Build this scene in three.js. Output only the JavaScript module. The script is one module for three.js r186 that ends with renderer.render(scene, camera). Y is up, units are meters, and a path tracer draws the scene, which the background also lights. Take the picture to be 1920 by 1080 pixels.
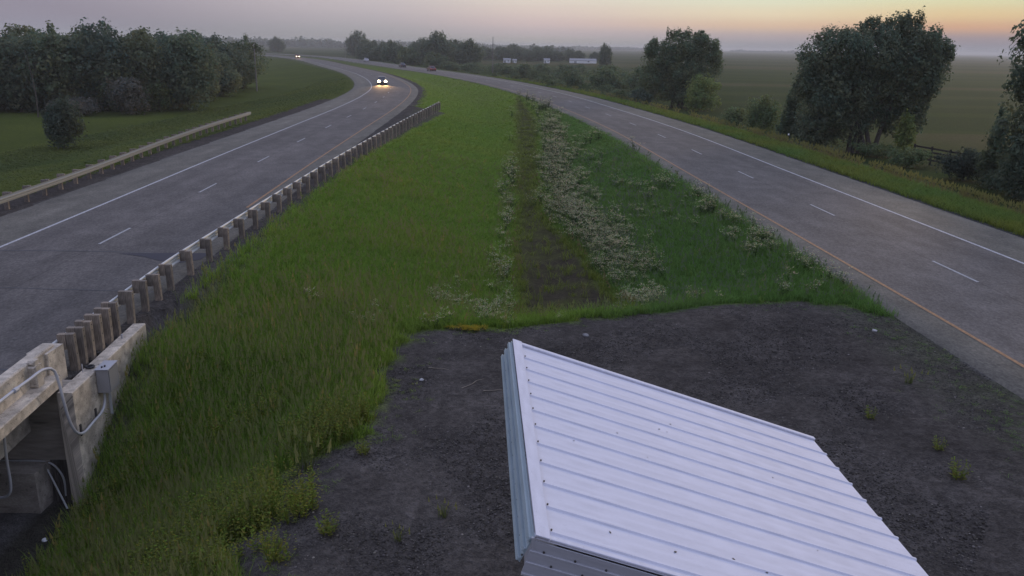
import * as THREE from 'three';
import { ImprovedNoise } from 'three/addons/math/ImprovedNoise.js';
import { mergeGeometries } from 'three/addons/utils/BufferGeometryUtils.js';

// ------------------------------------------------------------------ camera, sky, sun, air, exposure
const scene = new THREE.Scene();
const camera = new THREE.PerspectiveCamera(38.57, 16 / 9, 0.1, 30000);
camera.position.set(0, 8, 0);
camera.rotation.set(-0.28618, 0, 0.017525);
const renderer = new THREE.WebGLRenderer({ antialias: true });
renderer.toneMapping = THREE.LinearToneMapping;
renderer.toneMappingExposure = 1.0;
renderer.shadowMap.enabled = true;
renderer.shadowMap.type = THREE.PCFSoftShadowMap;

// dusk sky: rows are azimuths in degrees right of the view, columns elevations, values sRGB
const SKY_EL = [0, 0.3, 0.85, 1.5, 2.2, 3.1, 8, 20, 45, 90];
const SKY_AZ = [
  [-150, '6e7079 75757f 7d7b87 827e8c 868290 8a8595 9694a8 a2a8c6 acb6dc b4beee'],
  [-29, '787a80 80808a 8a8694 908a98 948e9c 98909f a39fae aab0c8 b2bce0 b4beee'],
  [-9.6, '8c8c8e 999799 a6a3a7 b3acb1 bfb6ba c8bfc0 c8c4c8 bcc2d2 b8c2e4 b4beee'],
  [1.5, '969490 a9a5a2 bbafb2 cfbcba dac9c1 e1d7ca dcd7cc c8cad4 b9c3e4 b4beee'],
  [15.9, '908e94 98969e b3a5a7 dabda4 e6d6b8 e0e2c8 e2e0ca ced0d0 bac4e4 b4beee'],
  [27, '84848e 8c8a96 9f9298 d4a98c e2c89c dedcb4 e4dfc0 d0d0cc bac4e4 b4beee'],
  [60, '808088 86848e 948c96 b49c90 c2ae9a c8bea8 d0c8ba c6c9d2 b8c2e4 b4beee'],
  [130, '6e7079 75757f 7d7b87 827e8c 868290 8a8595 9694a8 a2a8c6 acb6dc b4beee'],
].map(([a, s]) => [a, s.split(' ').map((h) => { const c = new THREE.Color('#' + h); return [c.r, c.g, c.b]; })]);
{
  const W = 2048, H = 1024, data = new Float32Array(W * H * 4);
  const find = (list, v) => { let i = 0; while (i < list.length - 2 && v > list[i + 1]) i++; return [i, THREE.MathUtils.clamp((v - list[i]) / (list[i + 1] - list[i]), 0, 1)]; };
  const sm = (t) => t * t * (3 - 2 * t) * 0.5 + t * 0.5;
  const azs = SKY_AZ.map((r) => r[0]);
  azs.push(210); const rows = SKY_AZ.map((r) => r[1]); rows.push(rows[0]);
  for (let y = 0; y < H; y++) {
    const el = ((y + 0.5) / H - 0.5) * 180, below = el < 0;
    const [j, tj] = find(SKY_EL, Math.max(0, el));
    for (let x = 0; x < W; x++) {
      let az = ((x + 0.5) / W - 0.5) * 360 + 90;          // 0 = straight ahead (-z), positive to the right
      if (az > 210) az -= 360; if (az < -150) az += 360;
      const [i, ti] = find(azs, az), o = (y * W + x) * 4, a = sm(ti), b = sm(tj);
      for (let c = 0; c < 3; c++) {
        const lo = rows[i][j][c] * (1 - b) + rows[i][j + 1][c] * b, hi = rows[i + 1][j][c] * (1 - b) + rows[i + 1][j + 1][c] * b;
        data[o + c] = (lo * (1 - a) + hi * a) * (below ? 0.5 : 1 + 0.45 * THREE.MathUtils.smoothstep(el, 4, 40));
      }
      data[o + 3] = 1;
    }
  }
  const tex = new THREE.DataTexture(data, W, H, THREE.RGBAFormat, THREE.FloatType);
  tex.mapping = THREE.EquirectangularReflectionMapping;
  tex.magFilter = tex.minFilter = THREE.LinearFilter;
  tex.needsUpdate = true;
  scene.background = tex; scene.environment = tex;
}
const sun = new THREE.DirectionalLight(new THREE.Color(1, 0.74, 0.5), 1.3);
sun.position.set(Math.sin(0.6) * 200, 200 * Math.tan(0.1), -Math.cos(0.6) * 200);
sun.target.position.set(0, 0, -60);
sun.position.add(sun.target.position);
sun.castShadow = true; sun.shadow.radius = 24; sun.shadow.mapSize.set(4096, 4096);
Object.assign(sun.shadow.camera, { left: -150, right: 150, top: 150, bottom: -150, near: 1, far: 600 });
scene.add(sun, sun.target);
scene.fog = new THREE.FogExp2(new THREE.Color(1.0, 0.99, 0.93), 0.00026);

// ------------------------------------------------------------------ helpers
const { clamp, lerp, smoothstep } = THREE.MathUtils;
function rng(seed) { let s = seed >>> 0; return () => { s = (s + 0x6d2b79f5) | 0; let t = Math.imul(s ^ (s >>> 15), 1 | s); t = (t + Math.imul(t ^ (t >>> 7), 61 | t)) ^ t; return ((t ^ (t >>> 14)) >>> 0) / 4294967296; }; }
const perlin = new ImprovedNoise();
const n2 = (x, y, s = 0) => perlin.noise(x + 31.7, y + 11.3, s + 0.37);
const fbm = (x, y, s = 0) => n2(x, y, s) * 0.55 + n2(x * 2.1, y * 2.1, s + 5) * 0.28 + n2(x * 4.3, y * 4.3, s + 9) * 0.17;
const used = {};
function numbered(name) { const k = used[name] = (used[name] ?? -1) + 1; return k ? `${name}_${String(k).padStart(3, '0')}` : name; }
function tag(o, label, category, group, kind) {
  if (label) o.userData.label = label;
  if (category) o.userData.category = category;
  if (group) o.userData.group = group;
  if (kind) o.userData.kind = kind;
  return o;
}
function shade(o) { o.castShadow = true; o.receiveShadow = true; return o; }
const flat = (q) => (q.index ? q.toNonIndexed() : q);
function mesh(name, geo, m, parent = scene) {
  const g = Array.isArray(geo) ? (geo.length > 1 ? mergeGeometries(geo.map(flat)) : geo[0]) : geo;
  const o = shade(new THREE.Mesh(g, m)); o.name = parent === scene ? numbered(name) : name; parent.add(o); return o;
}
function thing(name, label, category, [x, y, z] = [0, 0, 0], turn = 0, group) {
  const o = new THREE.Group(); o.name = numbered(name); o.position.set(x, y, z); o.rotation.y = turn; scene.add(o);
  return tag(o, label, category, group);
}
function copyOf(src, label, [x, y, z], turn = 0, scale = 1) {
  const o = src.clone(); o.name = numbered(src.name.replace(/_\d{3}$/, '')); o.userData = { ...src.userData }; if (label) o.userData.label = label;
  o.position.set(x, y, z); o.rotation.set(0, turn, 0); o.scale.setScalar(1); if (typeof scale === 'number') o.scale.setScalar(scale); else o.scale.set(...scale); scene.add(o); return o;
}
function box(w, h, d, x = 0, y = 0, z = 0, bev = 0) {
  let g;
  if (bev) { const s = new THREE.Shape(); s.moveTo(-w / 2 + bev, -h / 2 + bev); s.lineTo(w / 2 - bev, -h / 2 + bev); s.lineTo(w / 2 - bev, h / 2 - bev); s.lineTo(-w / 2 + bev, h / 2 - bev);
    g = new THREE.ExtrudeGeometry(s, { depth: d - 2 * bev, bevelEnabled: true, bevelThickness: bev, bevelSize: bev, bevelSegments: 1, steps: 1 }); g.translate(0, 0, -d / 2 + bev); }
  else g = new THREE.BoxGeometry(w, h, d).toNonIndexed();
  g.translate(x, y, z); return g;
}
function tube(pts, r, seg = 40, rad = 8) { return new THREE.TubeGeometry(new THREE.CatmullRomCurve3(pts.map((p) => new THREE.Vector3(...p)), false, 'centripetal'), seg, r, rad, false).toNonIndexed(); }
// sweep a profile [[sideways, up], ...] along a path; sideways is to the right of travel
function sweep(path, prof, closed = false, caps = false) {
  const pos = [], uv = [], idx = [], n = prof.length; let s = 0;
  const q = [0]; for (let j = 1; j < n; j++) q.push(q[j - 1] + Math.hypot(prof[j][0] - prof[j - 1][0], prof[j][1] - prof[j - 1][1]));
  path.forEach((p, i) => {
    const a = path[Math.max(0, i - 1)], b = path[Math.min(path.length - 1, i + 1)]; let dx = b[0] - a[0], dz = b[2] - a[2]; const l = Math.hypot(dx, dz); dx /= l; dz /= l;
    if (i) s += Math.hypot(p[0] - path[i - 1][0], p[2] - path[i - 1][2]);
    prof.forEach(([u, v], j) => { pos.push(p[0] - dz * u, p[1] + v, p[2] + dx * u); uv.push(closed ? q[j] : u, s); });
  });
  const m = closed ? n : n - 1;
  for (let i = 0; i < path.length - 1; i++) for (let j = 0; j < m; j++) { const a = i * n + j, b = i * n + (j + 1) % n, c = a + n, d = b + n; idx.push(a, b, c, b, d, c); }
  if (caps && closed) { const t = THREE.ShapeUtils.triangulateShape(prof.map((p) => new THREE.Vector2(...p)), []), e = (path.length - 1) * n; for (const [a, b, c] of t) { idx.push(a, c, b); idx.push(e + a, e + b, e + c); } }
  let g = new THREE.BufferGeometry(); g.setAttribute('position', new THREE.Float32BufferAttribute(pos, 3)); g.setAttribute('uv', new THREE.Float32BufferAttribute(uv, 2)); g.setIndex(idx);
  if (closed) g = g.toNonIndexed(); g.computeVertexNormals(); return g;
}
const tint = (g, r, gg, b) => { const c = new Float32Array(g.attributes.position.count * 3); for (let i = 0; i < c.length; i += 3) { c[i] = r; c[i + 1] = gg; c[i + 2] = b; } g.setAttribute('color', new THREE.BufferAttribute(c, 3)); return g; };

// textures computed from noise ------------------------------------------------
function noiseTex(size, fn, srgb = true) {
  const d = new Uint8Array(size * size * 4);
  for (let y = 0; y < size; y++) for (let x = 0; x < size; x++) { const c = fn(x / size, y / size, x, y), o = (y * size + x) * 4; d[o] = clamp(c[0], 0, 255); d[o + 1] = clamp(c[1], 0, 255); d[o + 2] = clamp(c[2], 0, 255); d[o + 3] = 255; }
  const t = new THREE.DataTexture(d, size, size, THREE.RGBAFormat); t.wrapS = t.wrapT = THREE.RepeatWrapping; t.magFilter = THREE.LinearFilter; t.minFilter = THREE.LinearMipmapLinearFilter; t.generateMipmaps = true;
  if (srgb) t.colorSpace = THREE.SRGBColorSpace; t.needsUpdate = true; return t;
}
// noise that tiles over [0,1): lattice values with wrap
function lattice(n, seed) { const r = rng(seed), v = new Float32Array(n * n).map(() => r()); return (u, w) => { const x = u * n, y = w * n, i = Math.floor(x), j = Math.floor(y), a = x - i, b = y - j, s = a * a * (3 - 2 * a), t = b * b * (3 - 2 * b), g = (p, q) => v[((q % n + n) % n) * n + ((p % n + n) % n)]; return lerp(lerp(g(i, j), g(i + 1, j), s), lerp(g(i, j + 1), g(i + 1, j + 1), s), t); }; }
const L8 = lattice(8, 1), L24 = lattice(24, 2), L64 = lattice(64, 3), L200 = lattice(200, 4), L500 = lattice(500, 5);
const groundGrain = noiseTex(1024, (u, v) => { const g = 0.22 * L24(u, v) + 0.25 * L64(u, v) + 0.25 * L200(u, v) + 0.28 * L500(u, v); const k = 110 + 160 * g; return [k, k, k]; }, true);
const groundBump = noiseTex(512, (u, v) => { const k = 255 * (0.3 * L64(u, v) + 0.4 * L200(u, v) + 0.3 * L500(u, v)); return [k, k, k]; }, false);
const asphalt = noiseTex(1024, (u, v) => {
  // across: u 0..1 is 14 m, centre of the road at 0.5; along: v 0..1 is 24 m
  const x = (u - 0.5) * 14, lane = Math.abs(x) < 3.75;
  let k = 104 + 26 * (L500(u, v) - 0.5) + 18 * (L200(u, v) - 0.5) + 16 * (L24(u, v) - 0.5) + 10 * (L8(u * 1, v) - 0.5);
  const wheel = [-2.75, -0.95, 0.95, 2.75].reduce((m, w) => Math.max(m, Math.exp(-(((x - w) / 0.42) ** 2))), 0);
  k -= lane ? 3 + 5 * wheel * (0.6 + 0.8 * L24(0.3, v)) : 0;
  const oil = Math.exp(-(((Math.abs(x) - 1.85) / 0.5) ** 2)); k -= 3 * oil;
  const joint = Math.abs(Math.abs(x) - 3.78) < 0.02 || Math.abs(x) < 0.015; if (joint) k -= 16;
  for (const [cv, sd] of [[0.11, 0.2], [0.46, 0.7], [0.78, 0.4]]) { const dv = Math.abs(v - cv - 0.012 * (L24(u, sd) - 0.5) - 0.003 * (L200(u, sd) - 0.5)); if (dv < 0.0013) k -= 14 * L24(u, cv); }
  k += 7 * (L24(u, v * 0.12 + 0.3) - 0.5);
  return lane ? [k * 0.995, k * 0.945, k * 0.9] : [k * 1.01, k * 0.97, k * 0.88];
});
const scl = (t, k) => { t.repeat.set(k, k); return t; };
const concreteMap = noiseTex(512, (u, v) => { const k = 208 + 56 * (L8(u, v) - 0.5) + 50 * (L24(u, v) - 0.5) + 34 * (L200(u, v) - 0.5) + (L64(u, v) > 0.86 ? -38 : 0); return [k, k * 0.96, k * 0.895]; });
const woodMap = noiseTex(256, (u, v) => { const k = 150 + 70 * (L64(u, v * 0.06) - 0.5) + 40 * (L200(u, v * 0.05) - 0.5) + 30 * (L8(u, v) - 0.5); return [k, k * 0.945, k * 0.88]; });
const dirtMap = noiseTex(512, (u, v) => { const k = 228 + 12 * (L8(u, v) - 0.5) + 10 * (L24(u, v * 0.15) - 0.5) + (L64(u, v) > 0.93 ? -14 : 0) + 12 * (L200(u, v) - 0.5); return [k, k, k * 1.0]; });
const rep = (t, x, y) => { const c = t.clone(); c.repeat.set(x, y); c.needsUpdate = true; return c; };

const std = (r, g, b, rough = 0.85, more = {}) => new THREE.MeshStandardMaterial({ color: new THREE.Color().setRGB(r, g, b), roughness: rough, ...more });
const M = {
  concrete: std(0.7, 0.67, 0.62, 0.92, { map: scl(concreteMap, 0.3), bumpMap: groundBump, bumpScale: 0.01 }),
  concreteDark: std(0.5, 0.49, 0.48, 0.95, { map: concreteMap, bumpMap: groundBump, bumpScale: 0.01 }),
  wood: std(0.42, 0.4, 0.38, 0.9, { map: woodMap }),
  woodDark: std(0.05, 0.047, 0.045, 0.9, { map: woodMap }),
  galv: std(0.5, 0.51, 0.5, 0.5, { metalness: 0.2 }),
  galvDull: std(0.2, 0.21, 0.2, 0.6, { metalness: 0.2 }),
  white: std(0.7, 0.7, 0.77, 0.72, { map: dirtMap }),
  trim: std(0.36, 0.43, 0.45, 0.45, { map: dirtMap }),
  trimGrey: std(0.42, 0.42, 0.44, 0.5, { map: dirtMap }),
  dark: std(0.02, 0.02, 0.022, 0.7),
  bolt: std(0.05, 0.045, 0.04, 0.6),
  pipe: std(0.4, 0.4, 0.41, 0.5, { metalness: 0.1 }),
  lineWhite: std(0.72, 0.71, 0.7, 0.8, { map: rep(groundGrain, 0.6, 0.6) }),
  lineFaint: std(0.62, 0.62, 0.6, 0.85, { map: rep(groundGrain, 0.6, 0.6) }),
  lineYellow: std(0.52, 0.28, 0.12, 0.8, { map: rep(groundGrain, 0.6, 0.6) }),
  tar: std(0.03, 0.03, 0.035, 0.6),
  bark: std(0.09, 0.075, 0.06, 0.95),
  barkPale: std(0.2, 0.18, 0.17, 0.95),
  leaf: new THREE.MeshPhysicalMaterial({ vertexColors: true, roughness: 0.95, side: THREE.DoubleSide, transmission: 0.5, thickness: 0, specularIntensity: 0.1 }),
  grass: new THREE.MeshPhysicalMaterial({ vertexColors: true, roughness: 0.95, side: THREE.DoubleSide, transmission: 0.45, thickness: 0, specularIntensity: 0.1 }),
  stone: new THREE.MeshPhysicalMaterial({ color: 0xffffff, roughness: 1, specularIntensity: 0.1 }),
};

// ------------------------------------------------------------------ the lie of the land
function spline(pts) { // x(z), z falling; monotone Hermite
  const zs = pts.map((p) => p[1]), xs = pts.map((p) => p[0]), n = pts.length, m = [];
  const d = (i) => (xs[i + 1] - xs[i]) / (zs[i + 1] - zs[i]);
  for (let i = 0; i < n; i++) m[i] = i === 0 ? d(0) : i === n - 1 ? d(n - 2) : (d(i - 1) + d(i)) / 2;
  return (z) => {
    if (z >= zs[0]) return xs[0] + (z - zs[0]) * m[0];
    if (z <= zs[n - 1]) return xs[n - 1] + (z - zs[n - 1]) * m[n - 1];
    let i = 0; while (z < zs[i + 1]) i++;
    const h = zs[i + 1] - zs[i], t = (z - zs[i]) / h, t2 = t * t, t3 = t2 * t;
    return xs[i] * (2 * t3 - 3 * t2 + 1) + m[i] * h * (t3 - 2 * t2 + t) + xs[i + 1] * (-2 * t3 + 3 * t2) + m[i + 1] * h * (t3 - t2);
  };
}
const LEFT = spline([[-15.4, 10], [-16.8, -34], [-17.75, -59], [-18.4, -80], [-19.4, -112], [-20.8, -135], [-23, -156], [-26, -174], [-32.3, -203], [-43.4, -244], [-67, -316], [-97, -405], [-136, -494], [-179, -566], [-270, -680]]);
const RIGHT = spline([[19, 10], [16.9, -30.5], [15.45, -54.6], [13.5, -85], [10.2, -114], [5.7, -145], [0.6, -170], [-5.9, -197], [-20.5, -246], [-34, -284], [-57, -350], [-95, -456], [-114, -503], [-190, -618], [-260, -700]]);
const across = (f) => (x, z) => { const k = (f(z - 0.5) - f(z + 0.5)); return (x - f(z)) / Math.hypot(1, k); };
const uL = across(LEFT), uR = across(RIGHT);
const L_IN = 4.9, L_OUT = -7.0, R_IN = -4.9, R_OUT = 6.8;
const wallX = (z) => -10.32 + (z + 17.86) * 0.09;      // face of the wing wall
function height(x, z) {
  const a = uL(x, z), b = uR(x, z);
  let h;
  if (a > L_OUT && a < L_IN || b > R_IN && b < R_OUT) h = -0.1;
  else if (a <= L_OUT) { const t = L_OUT - a; h = t < 1.6 ? -0.05 : -0.05 - Math.min(2.1, (t - 1.6) * 0.17); }
  else if (b >= R_OUT) { const t = b - R_OUT; h = t < 3.4 ? -0.08 - 0.02 * t : -0.15 - Math.min(2.0, (t - 3.4) * 0.36); }
  else {
    const tl = Math.max(0, a - L_IN - 1.2), tr = Math.max(0, R_IN - 0.4 - b), s = tl / (tl + tr + 1e-6), w = tl + tr;
    const f = s < 0.55 ? s / 0.55 : (1 - s) / 0.45, D = Math.min(2.0, w * 0.1);
    const ditch = -0.06 - D * (1 - Math.pow(1 - Math.min(1, f * 0.97), 1.15)) - 0.02;
    // raised gravel pad with the hollow beside the bridge wall
    const flat = -0.1 - 0.6 * smoothstep(12 - x, 0, 14);
    const hollow = lerp(-2.95, -0.25, clamp((-17.2 - z) / 5.4, 0, 1)), hw = smoothstep(-x, 3.2, 9.6);
    const pad = lerp(flat, Math.min(flat, hollow), hw);
    h = lerp(pad, ditch, smoothstep(-z + n2(x * 0.3, 2) * 1.2, 24.6, 31));
    const edge = z > -23 ? wallX(z) - 0.36 : lerp(wallX(-23) - 0.36, LEFT(z) + L_IN + 1.2, smoothstep(-z, 23, 26));
    if (x < edge) h = -0.08;
  }
  if (z > -18.25 && x < wallX(z) && x > -24) h = -3.05;                       // under the bridge
  return h;
}
const RAIL = spline([[-11.3, -18], [-11.85, -27.5], [-11.87, -40], [-11.8, -53], [-11.3, -76], [-10.5, -100], [-10.05, -111]]);
const Q = { dirtR: spline([[4.6, -28], [4.1, -32], [3.4, -39], [1.9, -50], [2.2, -74], [2.6, -104], [0, -150]]), flowR: spline([[5.2, -27], [5.9, -31], [6.2, -35], [5.8, -40], [4.7, -50], [5.2, -70], [5.6, -92], [3.9, -133], [0, -160]]) };
const padEdge = (x) => -25.2 - 0.28 * clamp(x, -3, 9) * 0.9 + 0.7 * n2(x * 0.7, 8) + 0.5 * n2(x * 2.3, 4) + (x > 9 ? (x - 9) * 0.9 : 0);
const padLeft = (z) => -3.3 + 0.9 * n2(z * 0.35, 3) + 0.7 * n2(z * 1.6, 6) - (z > -16.5 ? clamp((z + 16.5) * 0.55, 0, 1.8) : 0) - (z > -17.5 && z < -15 ? 1.2 * smoothstep(1.2 - Math.abs(z + 16.2), 0, 1.2) : 0);
const isPad = (x, z) => z > padEdge(x) && x > padLeft(z);
function where(x, z) {
  const a = uL(x, z), b = uR(x, z);
  if (a < L_OUT) return 'outLeft'; if (a < L_IN) return 'road'; if (b > R_OUT) return 'outRight'; if (b > R_IN) return 'road'; return 'median';
}
const FIELD = [0.028, 0.047, 0.011];
function groundColor(x, z) {
  const k = where(x, z), a = uL(x, z), b = uR(x, z), n = fbm(x * 0.12, z * 0.12), f = fbm(x * 0.7, z * 0.7, 3), mix = (p, q, t) => p.map((v, i) => lerp(v, q[i], clamp(t, 0, 1)));
  const gravel = [0.063, 0.056, 0.05].map((v) => v * (1 + 0.55 * f + 0.25 * n));
  let c;
  if (k === 'road') return [0.1, 0.095, 0.09];
  if (k === 'median') {
    const t = clamp((x + 9) / 20, 0, 1);
    c = mix([0.115, 0.175, 0.02], [0.08, 0.135, 0.034], smoothstep(t, 0.55, 0.75));
    c = mix(c, [0.13, 0.15, 0.034], 0.5 + 1.2 * n - 0.2);
    if (z < -26) { const dl = x - 0.1 - 0.3 * n2(z * 0.3, 1), dr = Q.dirtR(z) - x; const soil = smoothstep(Math.min(dl, dr), -0.25, 0.5) * (z < -150 ? 0 : 1); c = mix(c, mix([0.045, 0.037, 0.026], [0.06, 0.062, 0.022], f * 2 + 0.4 + smoothstep(-z, 36, 55)), soil); }
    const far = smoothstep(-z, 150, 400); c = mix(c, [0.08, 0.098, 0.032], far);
    if (a < L_IN + 1.9 + 0.3 * f) c = mix(gravel, c, smoothstep(a, L_IN + 0.9, L_IN + 1.9) * 0.9);
    if (z > -113 && z < -22 && x < RAIL(z) + 0.5 + 0.4 * f) c = mix(gravel, c, 0.1);
    if (b > R_IN - 0.5) c = mix(c, [0.03, 0.03, 0.028], 0.7);
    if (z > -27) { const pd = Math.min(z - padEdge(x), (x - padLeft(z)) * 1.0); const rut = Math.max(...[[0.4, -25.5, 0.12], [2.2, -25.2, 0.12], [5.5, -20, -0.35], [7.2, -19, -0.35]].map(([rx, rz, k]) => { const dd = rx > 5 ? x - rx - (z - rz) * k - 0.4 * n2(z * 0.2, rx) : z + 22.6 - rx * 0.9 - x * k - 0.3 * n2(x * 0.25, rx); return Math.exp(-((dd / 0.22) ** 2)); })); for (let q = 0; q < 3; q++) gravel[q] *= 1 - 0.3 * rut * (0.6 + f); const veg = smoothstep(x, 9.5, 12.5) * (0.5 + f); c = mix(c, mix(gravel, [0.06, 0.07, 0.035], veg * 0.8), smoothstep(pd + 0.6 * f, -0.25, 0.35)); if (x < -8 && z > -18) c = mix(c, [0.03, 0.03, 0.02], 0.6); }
    return c;
  }
  if (k === 'outRight') {
    const t = b - R_OUT; c = t < 0.5 ? [0.05, 0.05, 0.048] : mix([0.05, 0.078, 0.025], [0.065, 0.075, 0.03], 0.5 + n);
    if (t > 3 && t < 5) c = mix(c, [0.14, 0.105, 0.05], 0.45);
    if (t > 12) {
      const rowsY = Math.log(Math.max(1, -z)) * 9 + x * 0.002, bands = n2(0.3, rowsY, 7) * 1.3 + 0.12 * n2(x * 0.01, z * 0.02); c = mix(FIELD, [0.036, 0.047, 0.014], 0.5 + 1.4 * n); c = mix(c, [0.02, 0.034, 0.011], smoothstep(-bands, 0.1, 0.3) * 0.6);
      c = mix(c, [0.07, 0.058, 0.03], smoothstep(bands, 0.12, 0.3) * 0.6 * smoothstep(t, 18, 40));
      c = mix(c, [0.026, 0.04, 0.015], 0.5 * smoothstep(-z, 500, 1500));
    }
    return c;
  }
  const t = L_OUT - a;
  if (t < 2.2 && z > -125) return gravel.map((v) => v * 0.9);
  c = mix([0.062, 0.078, 0.016], [0.046, 0.06, 0.014], 0.5 + 1.6 * n);
  if (z < -600) c = mix([0.05, 0.065, 0.035], [0.1, 0.08, 0.05], smoothstep(n2(x * 0.001, z * 0.004, 2), -0.05, 0.12));
  return c;
}
{ // one sheet to the horizon, finer near the camera
  const axis = (fine, from, to, step, grow, lo, hi) => { const a = []; for (let v = from; v <= to; v += step) a.push(v); let s = step, v = a[a.length - 1]; while (v < hi) { s *= grow; v += s; a.push(v); } s = step; v = a[0]; while (v > lo) { s *= grow; v -= s; a.unshift(v); } return a; };
  const xs = axis(0, -29, 29, 0.33, 1.09, -7000, 7000), zs = [];
  { let z = 14, s; while (z > -9500) { zs.push(z); const d = Math.max(0, -z - 8); s = clamp(0.3 + d * 0.006, 0.3, 1.3) * (d > 250 ? Math.pow(d / 250, 1.35) : 1); z -= s; } let v = 14, st = 2; while (v < 900) { st *= 1.4; v += st; zs.unshift(v); } }
  const nx = xs.length, nz = zs.length, pos = new Float32Array(nx * nz * 3), uv = new Float32Array(nx * nz * 2), col = new Float32Array(nx * nz * 3), idx = [];
  for (let j = 0; j < nz; j++) for (let i = 0; i < nx; i++) {
    const x = xs[i], z = zs[j], o = j * nx + i, near = Math.hypot(x, z) < 120 ? 1 : 0, h = height(x, z);
    pos[o * 3] = x; pos[o * 3 + 1] = h + (h < -0.11 ? 0.06 * fbm(x * 0.5, z * 0.5, 1) * near : 0); pos[o * 3 + 2] = z; uv[o * 2] = x / 5; uv[o * 2 + 1] = z / 5;
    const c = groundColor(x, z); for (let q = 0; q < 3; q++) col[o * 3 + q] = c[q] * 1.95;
  }
  for (let j = 0; j < nz - 1; j++) for (let i = 0; i < nx - 1; i++) { const a = j * nx + i, b = a + 1, c = a + nx, d = c + 1; idx.push(a, b, c, b, d, c); }
  const g = new THREE.BufferGeometry(); g.setAttribute('position', new THREE.BufferAttribute(pos, 3)); g.setAttribute('uv', new THREE.BufferAttribute(uv, 2)); g.setAttribute('color', new THREE.BufferAttribute(col, 3)); g.setIndex(idx); g.computeVertexNormals();
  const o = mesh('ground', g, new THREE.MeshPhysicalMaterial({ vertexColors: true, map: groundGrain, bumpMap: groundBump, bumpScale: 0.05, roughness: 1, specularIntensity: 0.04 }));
  tag(o, null, null, null, 'structure');
}

// ------------------------------------------------------------------ the two carriageways
const roadMat = new THREE.MeshPhysicalMaterial({ map: asphalt, roughness: 0.8, specularIntensity: 0.3, vertexColors: true, bumpMap: groundBump, bumpScale: 0.004 });
const crown = (u) => 0.02 - 0.012 * Math.abs(u);
function roadPath(f, from, to) { const p = []; for (let z = from; z > to; z -= z > -120 ? 2 : 4) p.push([f(z), 0, z]); return p; }
function offsetPath(path, u, y) { return path.map((p, i) => { const a = path[Math.max(0, i - 1)], b = path[Math.min(path.length - 1, i + 1)], l = Math.hypot(b[0] - a[0], b[2] - a[2]), dx = (b[0] - a[0]) / l, dz = (b[2] - a[2]) / l; return [p[0] - dz * u, y, p[2] + dx * u]; }); }
function makeRoad(f, lo, hi, whiteSide, dashZ, from) {
  const path = roadPath(f, from, -690), us = []; us.push(lo - 0.25); for (let u = lo; u < hi; u += 0.8) us.push(u); us.push(hi, hi + 0.25);
  const prof = us.map((u, i) => [u, i === 0 || i === us.length - 1 ? -0.3 : crown(u)]);
  const g = sweep(path, prof); const uvs = g.attributes.uv, c = new Float32Array(uvs.count * 3), P = g.attributes.position;
  for (let i = 0; i < uvs.count; i++) { const u = uvs.getX(i), s = uvs.getY(i); uvs.setXY(i, 0.5 + u / 14, s / 24); const k = 0.84 + 0.2 * fbm(P.getX(i) * 0.12, P.getZ(i) * 0.045, 4) + 0.1 * n2(u * 1.5, s * 0.01, 6); c.set([k, k, k], i * 3); }
  g.setAttribute('color', new THREE.BufferAttribute(c, 3));
  const road = tag(mesh('road', g, roadMat), null, null, null, 'structure');
  const strip = (u, w) => sweep(path, [[u - w / 2, crown(u) + 0.006], [u + w / 2, crown(u) + 0.006]]);
  mesh('white_edge_line', strip(3.66 * whiteSide, 0.14), M.lineWhite, road);
  const yp = path.filter((p) => whiteSide > 0 || p[2] < -40); mesh('yellow_edge_line', sweep(yp, [[-3.66 * whiteSide - 0.065, crown(3.66) + 0.006], [-3.66 * whiteSide + 0.065, crown(3.66) + 0.006]]), M.lineYellow, road);
  for (let s = dashZ; s > -420; s -= 12.19) { // lane dashes are 3 m with 9 m gaps
    const zz = s * 1; const seg = []; const k = 1 / Math.hypot(1, f(zz - 1) - f(zz)); for (let q = 0; q <= 3; q++) { const z = zz - q * 1.02 * k; seg.push([f(z), 0, z]); }
    mesh('lane_dash', sweep(seg, [[-0.055, crown(0) + 0.006], [0.055, crown(0) + 0.006]]), M.lineFaint, road);
    if (zz < -150) s += 12.19 * (1 - k);
  }
  return { road, path };
}
const roadL = makeRoad(LEFT, L_OUT, L_IN, -1, -8.0 - 0.0, -18.6 + 24), roadR = makeRoad(RIGHT, R_IN, R_OUT, 1, -4.55, 14);
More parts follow.
